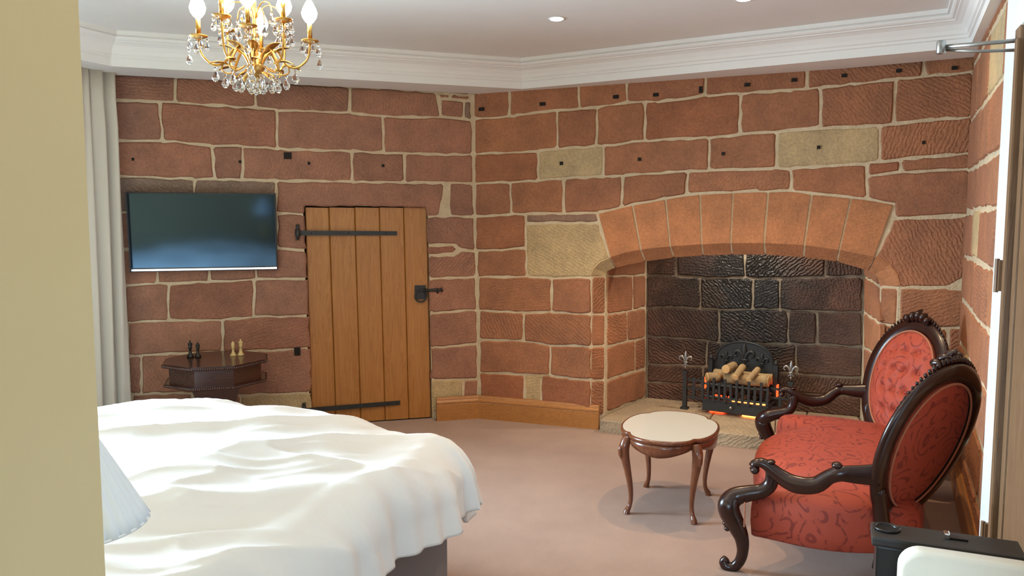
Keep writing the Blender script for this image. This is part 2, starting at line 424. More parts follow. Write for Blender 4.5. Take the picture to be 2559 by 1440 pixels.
# --- TV wall (mortar body with the door opening notched out)
dl, dr = TVW.uv(757, 512), TVW.uv(1070, 516)
dbl, dbr = TVW.uv(775, 1050), TVW.uv(1081, 1050)
wall_tv = wall_prism('wall_back_left', TVW, [(LP_, 0), (dbl[0], 0), (dl[0], dl[1]), (dr[0], dr[1]), (dbr[0], 0), (.0, 0), (.0, ZC), (LP_, ZC)], M_MORTAR)
L0 = pl([(280,183),(430,190),(640,200),(780,211),(950,220),(1090,229),(1180,238)])
L00 = pl([(280,118),(640,135),(1090,160),(1180,165)])
L1 = pl([(280,249),(452,257),(640,270),(692,274),(876,282),(959,291),(1105,293),(1180,302)])
L2 = pl([(290,351),(404,353),(441,353),(527,364),(599,364),(696,372),(880,377),(959,381),(1071,385),(1184,386)])
L3 = pl([(300,440),(484,447),(606,449),(692,451),(880,454),(1011,456),(1184,458)])
L4 = pl([(300,530),(696,533),(757,535),(1075,539),(1187,541)])
L5 = pl([(310,622),(696,621),(760,625),(1079,622),(1187,626)])
L6 = pl([(320,712),(396,709),(524,704),(632,698),(764,695),(1079,697),(1191,692)])
L7 = pl([(325,806),(419,801),(557,799),(636,792),(767,788),(1082,781),(1191,775)])
L8 = pl([(332,889),(422,884),(655,876),(704,874),(767,869),(1082,869),(1193,858)])
L9 = pl([(340,985),(460,981),(600,988),(770,981),(1082,948),(1194,948)])
L10 = pl([(340,1062),(770,1055),(1082,1030),(1196,1026)])
row(TVW, wall_tv, L00, L0, [282, 520, 760, 1000, 1175])
row(TVW, wall_tv, L0, L1, [282, 439, 638, 874, (1089,1101)])
for q in ([(1092,231),(1124,234),(1124,247),(1098,245)], [(1126,235),(1174,240),(1175,250),(1126,247)], [(1099,248),(1160,250),(1158,296),(1103,292)], [(1160,251),(1177,252),(1179,300),(1159,297)]):
    stone(TVW, [TVW.uv(*p) for p in q], M_RED if q[0][0] < 1150 else M_GREY, wall_tv, gap=.014)
row(TVW, wall_tv, L1, L2, [286, (400,406), 692, 958, (1180,1182)])
row(TVW, wall_tv, L2, L3, [290, (531,537), 606, 880, 1011, (1182,1184)])
row(TVW, wall_tv, L3, L4, [295, 484, 690], {0: M_GREY, 1: M_GREY})
stone(TVW, [TVW.uv(*p) for p in [(690,451),(880,454),(1011,456),(1110,457),(1106,500),(1098,539),(1064,540),(1064,519),(764,516),(764,535),(690,533)]], M_RED, wall_tv)
row(TVW, wall_tv, L3, L4, [(1121,1124), (1183,1186)])
row(TVW, wall_tv, L4, L5, [300, 420, 570, 692, (764,766)])
stone(TVW, [TVW.uv(*p) for p in [(1064,540),(1187,541),(1187,626),(1150,623),(1136,611),(1068,612)]], M_RED, wall_tv)
stone(TVW, [TVW.uv(*p) for p in [(1068,615),(1134,613),(1144,622),(1134,634),(1068,637)]], M_RED, wall_tv, gap=.012)
row(TVW, wall_tv, L5, L6, [306, 394, 524, 640, (766,771)])
stone(TVW, [TVW.uv(*p) for p in [(1068,639),(1137,637),(1152,626),(1188,628),(1191,691),(1070,696)]], M_RED, wall_tv)
row(TVW, wall_tv, L6, L7, [312, 421, 635, (770,774)])
row(TVW, wall_tv, L6, L7, [1071, (1190,1191)])
row(TVW, wall_tv, L7, L8, [318, 557, (774,777)])
row(TVW, wall_tv, L7, L8, [1073, (1191,1193)])
row(TVW, wall_tv, L8, L9, [322, 353, 560, (777,780)])
row(TVW, wall_tv, L8, L9, [1075, (1193,1194)])
row(TVW, wall_tv, L9, L10, [330, 480, 600, (779,782)], {2: M_BUFF})
row(TVW, wall_tv, L9, L10, [1077, 1158, (1194,1196)], {0: M_BUFF})

# --- fireplace wall
FACE = [(1478,690),(1485,673),(1500,657),(1524,645),(1563,633),(1602,625),(1675,617),(1754,612),(1826,609),(1909,609),(2010,614),(2097,626),(2186,644),(2222,662),(2240,688),(2246,716)]
LOWER = [(1514,690),(1516,679),(1524,673),(1538,669),(1575,660),(1612,653),(1684,643),(1757,638),(1829,636),(1912,636),(2008,643),(2091,653),(2170,676),(2186,686),(2196,700),(2200,716)]
CH = .075
uA = MAIN.uv(1478, 690)[0]; uD = MAIN.uv(2246, 716)[0]
arch_uv = [MAIN.uv(*p) for p in FACE]
RU = (RC - MAIN.o).dot(MAIN.d)
CU = (Vector((CX, CY, 0)) - MAIN.o).dot(MAIN.d)
wall_main = wall_prism('wall_back', MAIN, [(CU, 0), (uA, 0)] + arch_uv + [(uD, 0), (RU, 0), (RU, ZC), (CU, ZC)], M_MORTAR, .09)
M0 = pl([(1160,160),(1300,150),(2420,45)])
M1 = pl([(1160,298),(1269,291),(1288,288),(1390,275),(1448,272),(1499,266),(1569,256),(1639,254),(1767,238),(1847,233),(1978,225),(2052,218),(2132,210),(2240,196),(2307,191),(2432,180)])
M2 = pl([(1182,386),(1345,377),(1393,371),(1508,364),(1575,355),(1614,352),(1767,344),(1850,337),(1940,328),(2052,319),(2199,314),(2234,309),(2333,298),(2428,293)])
M3 = pl([(1182,458),(1278,454),(1345,451),(1409,446),(1511,441),(1559,438),(1719,428),(1783,424),(1933,420),(1978,420),(2164,408),(2253,397),(2424,383)])
M4 = pl([(1186,540),(1310,534),(1495,532)])
M6 = pl([(1192,693),(1321,691),(1381,695),(1514,693)])
M7 = pl([(1196,776),(1309,782),(1377,780),(1482,786),(1514,785)])
M8 = pl([(1198,850),(1313,852),(1373,862),(1482,866),(1514,864)])
M9 = pl([(1198,931),(1313,935),(1377,939),(1422,945),(1482,950),(1514,951)])
M10 = pl([(1198,1020),(1311,1032),(1482,1052),(1514,1056)])
OUT = pl([(1495,532),(1582,511),(1664,496),(1719,487),(1751,484),(1832,480),(1895,477),(1919,478),(1972,476),(2028,484),(2126,493),(2170,498),(2233,509)])
row(MAIN, wall_main, M0, M1, [(1176,1180), (1276,1272), (1442,1449), 1567, (1764,1762), (2018,2015), (2306,2309), (2440,2438)])
row(MAIN, wall_main, M1, M2, [(1182,1184), 1393, (1493,1490), 1612, 1850, (2053,2050), (2238,2234), (2434,2431)])
row(MAIN, wall_main, M2, M3, [1185, 1345, (1509,1508), 1773, 1941, 2199, (2430,2427)], {1: M_BUFF, 4: M_BUFF})
row(MAIN, wall_main, M3, M4, [1186, (1275,1278), 1409])
stone(MAIN, [MAIN.uv(*p) for p in [(1409,446),(1511,441),(1557,438),(1553,517),(1495,531),(1409,533)]], M_RED2, wall_main)
stone(MAIN, [MAIN.uv(*p) for p in [(1557,438),(1719,428),(1717,487),(1664,495),(1582,510),(1553,517)]], M_RED2, wall_main)
row(MAIN, wall_main, M3, OUT, [(1720,1717), 1977, (2166,2169)])
M3a = pl([(2168,440),(2253,430),(2426,423)])
row(MAIN, wall_main, M3, M3a, [2168, 2251, (2427,2425)])
stone(MAIN, [MAIN.uv(*p) for p in [(2168,440),(2253,430),(2425,423),(2423,538),(2236,543),(2236,509),(2170,497)]], M_RED2, wall_main)
R4 = pl([(1188,627),(1315,620)])
row(MAIN, wall_main, M4, R4, [1188, 1313])
row(MAIN, wall_main, R4, M6, [1192, 1316])
stone(MAIN, [MAIN.uv(*p) for p in [(1313,534),(1493,532),(1495,556),(1314,557)]], M_GREY, wall_main)
stone(MAIN, [MAIN.uv(*p) for p in [(1314,557),(1496,557),(1524,645),(1500,657),(1485,673),(1479,693),(1381,695),(1317,692)]], M_BUFF, wall_main)
row(MAIN, wall_main, M6, M7, [1195, 1379, 1479])
row(MAIN, wall_main, M7, M8, [1198, 1309, 1479])
row(MAIN, wall_main, M8, M9, [1199, 1375, 1479])
row(MAIN, wall_main, M9, M10, [1199, 1311])
stone(MAIN, [MAIN.uv(*p) for p in [(1311,934),(1377,939),(1352,950),(1352,1036),(1311,1032)]], M_BUFF, wall_main, gap=.01, proud=.003)
row(MAIN, wall_main, M9, M10, [1352, 1479])
N7 = pl([(2200,715),(2246,719),(2367,719),(2412,725)]); N8 = pl([(2162,783),(2200,806),(2279,819),(2408,821)])
N9 = pl([(2162,872),(2200,893),(2279,905),(2408,915)]); N10 = pl([(2162,950),(2200,975),(2408,1005)]); N11 = pl([(2162,1040),(2408,1100)]); N12 = pl([(2162,1130),(2408,1200)])
stone(MAIN, [MAIN.uv(*p) for p in [(2234,545),(2421,540),(2419,640),(2405,700),(2367,719),(2246,718),(2240,688),(2222,662),(2186,645)]], M_RED2, wall_main)
row(MAIN, wall_main, N7, N8, [2246, 2415]); row(MAIN, wall_main, N8, N9, [2246, 2368, 2413])
row(MAIN, wall_main, N9, N10, [2246, 2412]); row(MAIN, wall_main, N10, N11, [2246, 2330, 2410]); row(MAIN, wall_main, N11, N12, [2246, 2408])
# arch stones with their chamfered moulding
VJ = [(1495,533,3,), (1582,511,5), (1664,496,6), (1750,484,7), (1832,480,8), (1919,478,9), (2028,484,10), (2126,493,11), (2233,509,12)]
def arc_at(t, L):                                     # t: index along FACE / LOWER
    i = min(int(t), len(L)-2); k = t-i; return (L[i][0]+(L[i+1][0]-L[i][0])*k, L[i][1]+(L[i+1][1]-L[i][1])*k)
def arch_piece(name, t0, t1, xo0, xo1, mat, shrink, w, parent, steps=4, dz=0.0):
    rings = []
    for k in range(steps+1):
        a = shrink + (1-2*shrink)*k/steps; t = t0 + (t1-t0)*a
        fu = MAIN.uv(*arc_at(t, FACE)); lo = MAIN.uv(*arc_at(t, LOWER), off=-CH)
        if xo0 is None: ou = (fu[0] + (fu[0]-lo[0])*.1, fu[1] + .012)
        else:
            x = xo0 + (xo1-xo0)*a; ou = MAIN.uv(x, OUT(x)); ou = (ou[0], ou[1]-.008 - dz)
        j = lambda: random.uniform(-.0015, .0015)
        rings.append([MAIN.xyz(ou[0], ou[1], -.06), MAIN.xyz(ou[0]+j(), ou[1]+j(), w-.006), MAIN.xyz(ou[0], ou[1]-.010, w), MAIN.xyz(fu[0], fu[1]+.006, w), MAIN.xyz(fu[0], fu[1], w-.006),
                      MAIN.xyz((fu[0]*.55+lo[0]*.45), (fu[1]*.45+lo[1]*.55)+.004+dz*.5, -CH*.5), MAIN.xyz(lo[0], lo[1]+dz, -CH), MAIN.xyz(lo[0], lo[1]+.003+dz, -CH-.17), MAIN.xyz(lo[0], lo[1]+.15, -CH-.17)])
    m = len(rings[0]); v = [p for r in rings for p in r]; f = []
    for k in range(len(rings)-1):
        for i in range(m): f.append((k*m+i, k*m+(i+1) % m, (k+1)*m+(i+1) % m, (k+1)*m+i))
    f += [tuple(range(m))[::-1], tuple((len(rings)-1)*m+i for i in range(m))]
    return mesh(name, v, f, mat, parent)
for i in range(8):
    arch_piece('voussoir', VJ[i][2], VJ[i+1][2], VJ[i][0], VJ[i+1][0], M_VOUS, .032, .012, wall_main, max(2, VJ[i+1][2]-VJ[i][2])*2)
    arch_piece('arch_mortar', VJ[i][2], VJ[i+1][2], VJ[i][0], VJ[i+1][0], M_MORTAR, 0, .002, wall_main, 4, .007)
arch_piece('arch_springer', 0, 3, None, None, M_BUFF, .01, .008, wall_main, 6)
arch_piece('arch_springer', 12, 15, None, None, M_VOUS, .01, .008, wall_main, 6)
# chamfered jambs, side walls and back of the fireplace
BACK = WP((0, 7.22), (1, -0.4245))
def plane_between(p, q, toward): return WP((p.x, p.y), (q.x-p.x, q.y-p.y), toward)
jA = MAIN.xyz(uA, 0); jB = MAIN.xyz(MAIN.uv(1514, 690, -CH)[0], 0, -CH)
kL = BACK.pt(1615, 800); kL.z = 0
jD = MAIN.xyz(uD, 0); jC = MAIN.xyz(MAIN.uv(2200, 716, -CH)[0], 0, -CH)
kR = BACK.pt(2158, 800); kR.z = 0
MID = ((jB+jC)/2)
CHL = plane_between(jA, jB, (MID.x, MID.y-1)); CHR = plane_between(jD, jC, (MID.x, MID.y-1))
REL = plane_between(jB, kL, (MID.x, MID.y)); RER = plane_between(jC, kR, (MID.x, MID.y))
def quad_wall(name, pl_, u0, u1, z0, z1, mat, parent, thick=.06):
    v = [pl_.xyz(u, z, w) for w in (0, -thick) for u, z in ((u0, z0), (u1, z0), (u1, z1), (u0, z1))]
    return mesh(name, v, [(0,1,2,3),(7,6,5,4),(0,4,5,1),(1,5,6,2),(2,6,7,3),(3,7,4,0)], mat, parent)
lenAB = (jB-jA).length; lenDC = (jC-jD).length; lenL = (kL-jB).length; lenR = (kR-jC).length
fpL = quad_wall('jamb_mortar', CHL, 0, lenAB, 0, MAIN.uv(1478, 690)[1], M_MORTAR, wall_main)
fpR = quad_wall('jamb_mortar', CHR, 0, lenDC, 0, MAIN.uv(2246, 716)[1], M_MORTAR, wall_main)
fpl = quad_wall('wall_fireplace_left', REL, 0, lenL, 0, 2.0, M_MORTAR, None); fpl['kind'] = 'structure'
fpr = quad_wall('wall_fireplace_right', RER, 0, lenR, 0, 2.0, M_MORTAR, None); fpr['kind'] = 'structure'
uKL = (kL-BACK.o).dot(BACK.d); uKR = (kR-BACK.o).dot(BACK.d)
fpb = quad_wall('wall_fireplace_back', BACK, uKL, uKR, 0, 2.0, M_SOOTMORTAR, None); fpb['kind'] = 'structure'
# smoke hood over the recess
hood = MB(); vs_ = [MAIN.xyz(uA-.1, 2.0, -.1), MAIN.xyz(uD+.1, 2.0, -.1), kR+Vector((.1, .1, 2.0)), kL+Vector((-.05, .1, 2.0))]
hood.add(vs_ + [p+Vector((0, 0, .05)) for p in vs_], [(0,1,2,3),(7,6,5,4),(0,4,5,1),(1,5,6,2),(2,6,7,3),(3,7,4,0)])
hood.build('wall_chimney_throat', M_SOOTMORTAR, kind='structure')
zl = [CHL.uv(1496, y)[1] for y in (690, 785, 865, 950)] + [.10]
for i in range(4): stone(CHL, [(0, zl[i]), (lenAB, zl[i]), (lenAB, zl[i+1]), (0, zl[i+1])], M_RED2, wall_main, gap=.012, proud=.007, jit=.002)
zr = [CHR.uv(2223, y)[1] for y in (718, 812, 898)] + [.45, .10]
for i in range(4): stone(CHR, [(0, zr[i]), (lenDC, zr[i]), (lenDC, zr[i+1]), (0, zr[i+1])], M_RED2, wall_main, gap=.012, proud=.007, jit=.002)
Q5 = pl([(1512,560),(1614,575)]); Q6 = pl([(1514,690),(1614,688)]); Q7 = pl([(1514,785),(1567,778),(1614,767)]); Q8 = pl([(1514,866),(1567,853),(1614,843)])
Q9 = pl([(1514,951),(1570,932),(1614,920)]); Q10 = pl([(1514,1030),(1614,992)])
row(REL, fpl, Q5, Q6, [1516, 1612]); row(REL, fpl, Q6, Q7, [1516, 1581, 1612]); row(REL, fpl, Q7, Q8, [1516, 1567, 1612]); row(REL, fpl, Q8, Q9, [1516, 1587, 1612]); row(REL, fpl, Q9, Q10, [1516, 1612])
S5 = pl([(2160,560),(2200,560)]); S6 = pl([(2160,690),(2200,715)]); S7 = pl([(2160,781),(2200,808)]); S8 = pl([(2160,868),(2200,893)]); S9 = pl([(2160,945),(2200,975)]); S10 = pl([(2160,1040),(2200,1085)])
for a, b in ((S5,S6),(S6,S7),(S7,S8),(S8,S9),(S9,S10)): row(RER, fpr, a, b, [2161, 2199])
B0 = pl([(1612,590),(2160,600)])
B1 = pl([(1614,687),(1690,689),(1760,694),(1864,694),(1947,695),(2062,692),(2158,690)])
B2 = pl([(1614,770),(1680,767),(1753,770),(1798,774),(1878,772),(1954,774),(2010,777),(2158,781)])
B3 = pl([(1614,840),(1760,850),(1801,857),(1961,859),(2034,860),(2158,867)])
B4 = pl([(1614,909),(1774,916),(1982,933),(2017,937),(2158,944)])
B5 = pl([(1614,954),(1704,958),(1985,982),(2158,992)]); B6 = pl([(1614,1000),(2158,1046)])
row(BACK, fpb, B0, B1, [1616, 1692, 1862, 2062, 2156], default=M_SOOT, proud=.012, jit=.007)
row(BACK, fpb, B1, B2, [1616, 1751, 1881, 1949, 2156], default=M_SOOT, proud=.014, jit=.007)
row(BACK, fpb, B2, B3, [1617, 1798, 1970, 2041, 2156], default=M_SOOT, proud=.012, jit=.007)
row(BACK, fpb, B3, B4, [1617, 1767, 1990, 2156], default=M_SOOT, proud=.012, jit=.007)
row(BACK, fpb, B4, B5, [1617, 1756, 1900, 2156], default=M_SOOT, proud=.012, jit=.007)
row(BACK, fpb, B5, B6, [1617, 1850, 2156], default=M_SOOT, proud=.012, jit=.007)
# near-black blocks on the stones, painted as the shade inside drilled sockets
def shade_block(plane, px, py, wpx, hpx, parent):
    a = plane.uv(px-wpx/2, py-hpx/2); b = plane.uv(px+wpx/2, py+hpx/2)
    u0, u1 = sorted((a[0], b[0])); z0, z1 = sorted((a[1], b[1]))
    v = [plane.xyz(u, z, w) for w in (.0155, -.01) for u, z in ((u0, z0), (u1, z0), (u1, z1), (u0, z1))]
    mesh('socket_shade', v, [(0,1,2,3),(7,6,5,4),(0,4,5,1),(1,5,6,2),(2,6,7,3),(3,7,4,0)], M_DARK, parent)
for x, y in ((1205,273),(1357,260),(1540,242),(1640,237),(1868,212),(1985,200),(2110,189),(2246,177),(2385,170)): shade_block(MAIN, x, y, 14, 8, wall_main)
for x, y in ((1404,408),(1599,398),(1808,384),(2046,368),(2308,356)): shade_block(MAIN, x, y, 8, 8, wall_main)
shade_block(MAIN, 1752, 224, 9, 16, wall_main)
for x, y in ((333,398),(772,408),(957,414),(600,404)): shade_block(TVW, x, y, 7, 7, wall_tv)
shade_block(TVW, 719, 389, 20, 17, wall_tv); shade_block(TVW, 743, 878, 16, 18, wall_tv)

# --- stone wall on the right
RL = 2.72
wall_right = wall_prism('wall_right', RGT, [(0, 0), (RL, 0), (RL, ZC), (0, ZC)], M_MORTAR)
rz = [2.9, 2.62, 2.27, 1.96, 1.70, 1.42, 1.13, .86, .58, .30, .10]
rj = [[.0,.95,1.9,RL],[.0,.42,1.05,1.7,2.3,RL],[.0,.75,1.2,2.0,RL],[.0,.5,1.3,2.1,RL],[.0,.62,1.0,1.75,RL],[.0,.4,.9,1.6,2.2,RL],[.0,.8,1.45,2.1,RL],[.0,.5,1.15,1.9,RL],[.0,.9,1.6,RL],[.0,.6,1.5,2.2,RL]]
for i in range(10):
    for k in range(len(rj[i])-1):
        a, b = rj[i][k], rj[i][k+1]
        j = [random.uniform(-.012, .012) for _ in range(4)]
        stone(RGT, [(a, rz[i]+j[0]), (b, rz[i]+j[1]), (b, rz[i+1]+j[2]), (a, rz[i+1]+j[3])], M_BUFF if (i, k) in ((1,2),(4,1),(7,1)) else M_RED2, wall_right, gap=.03)

# --- plastered lobby walls, head wall, window wall
def plain_wall(name, e1a, sa, e1b, sb, mat, thick, side, z0=0.0, z1=ZC):
    a, b = rm(e1a, sa), rm(e1b, sb); d = (b-a).normalized(); n = Vector((d.y, -d.x, 0))*side
    v = [p+q+Vector((0, 0, z)) for q in (Vector((0, 0, 0)), n*thick) for p, z in ((a, z0), (b, z0), (b, z1), (a, z1))]
    return mesh(name, v, [(0,1,2,3),(7,6,5,4),(0,4,5,1),(1,5,6,2),(2,6,7,3),(3,7,4,0)], mat, None, kind='structure')
EE1, ES = -.973, .777
plain_wall('wall_lobby_left', EE1, -1.3, EE1, ES, M_BEIGE, .13, -1)
plain_wall('wall_headboard', EE1-.13, ES, -4.95, ES, M_BEIGE, .13, -1)
EW = .50
WS = 3.26
wall_lr = plain_wall('wall_lobby_right', EW, -1.3, EW, WS, M_WHITE, .12, 1)
lsw = LC.dot(E2); lew = LC.dot(E1)
# window wall with an opening
W0, W1, WZ0, WZ1 = 1.55, 3.25, .75, 2.08
for nm, s0, s1, z0, z1 in (('wall_left', ES, W0, 0, ZC), ('wall_left_pier', W1, lsw+.15, 0, ZC), ('wall_left_sill', W0, W1, 0, WZ0), ('wall_left_head', W0, W1, WZ1, ZC)):
    plain_wall(nm, lew, s0, lew, s1, M_PLASTER, .14, -1, z0, z1)
wf = MB()
Mw = Matrix.Translation(rm(lew-.07, 0)) @ Matrix.Rotation(ROTZ, 4, 'Z')
for lo, hi in (((-.035, W0, WZ0), (.035, W0+.06, WZ1)), ((-.035, W1-.06, WZ0), (.035, W1, WZ1)), ((-.035, W0+.06, WZ0), (.035, W1-.06, WZ0+.06)), ((-.035, W0+.06, WZ1-.06), (.035, W1-.06, WZ1)), ((-.03, (W0+W1)/2-.03, WZ0+.06), (.03, (W0+W1)/2+.03, WZ1-.06))):
    wf.rbox(lo, hi, .006, Mw)
win = wf.build('window_1', M_WHITE, kind='structure')
def thin_glass():
    m = bpy.data.materials.new('window_glass'); m.use_nodes = True; nt = m.node_tree; nt.nodes.clear()
    t = nt.nodes.new('ShaderNodeBsdfTransparent'); g = N(nt, 'ShaderNodeBsdfGlossy', Roughness=.02); x = N(nt, 'ShaderNodeMixShader', Fac=.06); o = nt.nodes.new('ShaderNodeOutputMaterial')
    nt.links.new(t.outputs[0], x.inputs[1]); nt.links.new(g.outputs[0], x.inputs[2]); nt.links.new(x.outputs[0], o.inputs[0]); return m
M_PANE = thin_glass()
for a, b in ((W0+.06, (W0+W1)/2-.03), ((W0+W1)/2+.03, W1-.06)):
    MB().box((-.004, a, WZ0+.06), (.004, b, WZ1-.06), Mw).build('pane', M_PANE, win)
# lobby end wall behind the camera with an opening added for the cool fill light
LW0, LW1, LZ0, LZ1 = -.72, .22, .12, 1.35
for nm, a, b, z0, z1 in (('wall_front', EE1, LW0, 0, ZC), ('wall_front_pier', LW1, EW, 0, ZC), ('wall_front_sill', LW0, LW1, 0, LZ0), ('wall_front_head', LW0, LW1, LZ1, ZC)):
    plain_wall(nm, a, -1.2, b, -1.2, M_BEIGE, .1, 1, z0, z1)

# --- cornice swept along the walls
def cornice(name, path, zbot, prof, mat):
    v = []; f = []; m = len(prof); n = len(path)
    for i in range(n):
        p = Vector(path[i]); ds = []
        if i > 0: ds.append((p-Vector(path[i-1])).normalized())
        if i < n-1: ds.append((Vector(path[i+1])-p).normalized())
        ns = [Vector((d.y, -d.x)) for d in ds]
        nn = sum(ns, Vector((0, 0))); nn = nn*(len(ns)/nn.length_squared) if len(ns) == 2 else ns[0]
        if len(ns) == 2: nn = (ns[0]+ns[1]); nn = nn*(2/nn.length_squared)
        for o_, z in prof: v.append((p.x+nn.x*o_, p.y+nn.y*o_, zbot+z))
    for i in range(n-1):
        for k in range(m-1): f.append((i*m+k, i*m+k+1, (i+1)*m+k+1, (i+1)*m+k))
    f.append(tuple(range(m))); f.append(tuple((n-1)*m+k for k in range(m))[::-1])
    return mesh(name, v, f, mat, None, kind='structure')
ZCOR = 2.662
c1 = at_z(278, 165, ZCOR); c2 = at_z(1305, 222, ZCOR); c3 = at_z(2424, 117, ZCOR)
c0 = c1 - E2*3.3; c4 = c3 + RGT.d*2.5
prof = [(-.34, .0), (.0, .0), (.0, .052), (.012, .056), (.012, .072), (.022, .078), (.03, .10), (.05, .128), (.075, .142), (.088, .145), (.09, .152), (.104, .154), (.114, .162), (.118, .172), (.112, .180), (.13, .182), (.13, ZC-ZCOR+.004), (-.34, ZC-ZCOR+.004)]
cornice('trim_1', [c.xy for c in (c0, c1, c2, c3, c4)], ZCOR, prof, M_PLASTER)

# --- skirting boards
def skirting(name, pts, h=.19, t=.024):
    pr = [(-.02, 0), (t, 0), (t, h*.70), (t*.9, h*.73), (t*1.15, h*.76), (t*1.1, h*.82), (t*.7, h*.88), (t*.55, h*.95), (t*.35, h), (-.02, h)]
    return cornice(name, pts, 0.0, pr, M_OAKX)
sk0 = at_z(1091, 1051, 0); skc = at_z(1196, 1044, 0); sk1 = at_z(1497, 1072, 0)
skirting('baseboard_back_left', [sk0.xy, skc.xy]); skirting('baseboard_back', [skc.xy, sk1.xy])
skirting('baseboard_right', [(RGT.xyz(.02, 0, .01)).xy, (RGT.xyz(RL-.1, 0, .01)).xy])

# --- plank door
DW = .035                                             # door face set back from the wall face
DX_T = [762, 822, 886.5, 948, 1009, 1067]; DX_B = [779, 840, 902, 963, 1022, 1078]
door = MB()
dv = [TVW.uv(757, 512), TVW.uv(1071, 516)]
door.add([TVW.xyz(u, z, w) for w in (-.075, -.11) for u, z in ((dbl[0]-.02, 0), (dbr[0]+.02, 0), (dr[0]+.02, dr[1]+.02), (dl[0]-.02, dl[1]+.02))], [(0,1,2,3),(7,6,5,4),(0,4,5,1),(1,5,6,2),(2,6,7,3),(3,7,4,0)])
door1 = door.build('door_1', M_DARK, kind='structure')
for i in range(5):
    tl = TVW.uv(DX_T[i], 518, -DW); tr = TVW.uv(DX_T[i+1], 519, -DW); bl = TVW.uv(DX_B[i], 1056, -DW); br = TVW.uv(DX_B[i+1], 1054, -DW)
    g = .0015; c = .007
    def edge(u0, u1, d): return u0+d, u1-d
    rows_ = []
    for (a, b) in (((bl[0], .012), (br[0], .012)), ((tl[0], tl[1]), (tr[0], tr[1]))):
        u0, u1 = a[0]+g, b[0]-g; z0, z1 = a[1], b[1]
        rows_.append([(u0, z0, -.03), (u0, z0, -c), (u0+c, z0, 0), (u1-c, z1, 0), (u1, z1, -c), (u1, z1, -.03)])
    v = [TVW.xyz(u, z, -DW+w) for r in rows_ for u, z, w in r]; m = 6
    f = [(k, (k+1) % m, m+(k+1) % m, m+k) for k in range(m)] + [tuple(range(m))[::-1], tuple(range(m, 2*m))]
    mesh('plank', v, f, M_OAK, door1)
def strap(y0, y1, x0, x1, hh):
    a = TVW.uv(x0, y0); b = TVW.uv(x1, y1)
    v = [TVW.xyz(u, z+dz, w) for w in (-DW+.010, -DW-.001) for (u, z), dz in ((a, -hh), (b, -hh*.8), (b, hh*.8), (a, hh))]
    v = [TVW.xyz(a[0], a[1]-hh, .012), TVW.xyz(b[0], b[1]-hh*.85, -DW+.011), TVW.xyz(b[0], b[1]+hh*.85, -DW+.011), TVW.xyz(a[0], a[1]+hh, .012),
         TVW.xyz(a[0], a[1]-hh, .002), TVW.xyz(b[0], b[1]-hh*.85, -DW), TVW.xyz(b[0], b[1]+hh*.85, -DW), TVW.xyz(a[0], a[1]+hh, .002)]
    s_ = mesh('strap_hinge', v, [(0,1,2,3),(7,6,5,4),(0,4,5,1),(1,5,6,2),(2,6,7,3),(3,7,4,0)], M_IRON, door1)
    p = MB(); q = TVW.xyz(a[0]-.012, a[1], .026)
    p.lathe([(.004,-.055),(.012,-.05),(.012,-.035),(.019,-.03),(.021,.0),(.019,.028),(.012,.033),(.012,.045),(.016,.052),(.012,.064),(.003,.068)], 12, None, q)
    p.build('pintle', M_IRON, s_, True)
    for k in range(3):
        t = .12+.38*k; c_ = TVW.xyz(a[0]+(b[0]-a[0])*t, a[1]+(b[1]-a[1])*t, -DW*t+.013*(1-t)+.012*t)
        MB().ball(c_, .006, 5).build('bolt_head', M_IRON, s_, True)
strap(582, 583, 748, 993, .019); strap(1025, 1008, 764, 1001, .019)
lp = [TVW.uv(1036, 713, -DW), TVW.uv(1064, 747, -DW)]
b_ = MB(); v = [TVW.xyz(u, z, -DW+w) for w in (.008, 0) for u, z in ((lp[0][0], lp[1][1]), (lp[1][0], lp[1][1]), (lp[1][0], lp[0][1]), (lp[0][0], lp[0][1]))]
plate = mesh('latch_plate', v, [(0,1,2,3),(7,6,5,4),(0,4,5,1),(1,5,6,2),(2,6,7,3),(3,7,4,0)], M_IRON, door1)
rc = TVW.uv(1051, 739, -DW)
rp = [TVW.xyz(rc[0]+.047*math.cos(a), rc[1]+.047*math.sin(a), -DW+.018) for a in [2*PI*k/24 for k in range(24)]]
MB().tube(rp, .007, 8, True).build('ring_pull', M_IRON, plate, True)
la = TVW.uv(1060, 726, 0); lb = TVW.uv(1103, 724, 0)
lt = MB(); lt.tube([TVW.xyz(la[0], la[1], -.01), TVW.xyz((la[0]+lb[0])/2, la[1]+.004, .016), TVW.xyz(lb[0]-.03, lb[1]+.004, .02)], (.013), 8)
lt.tube([TVW.xyz(lb[0]-.035, lb[1]-.028, .0), TVW.xyz(lb[0]-.03, lb[1], .024), TVW.xyz(lb[0]-.004, lb[1]+.012, .026), TVW.xyz(lb[0], lb[1]-.012, .024)], .011, 8)
lt.build('latch_bar', M_IRON, door1, True)

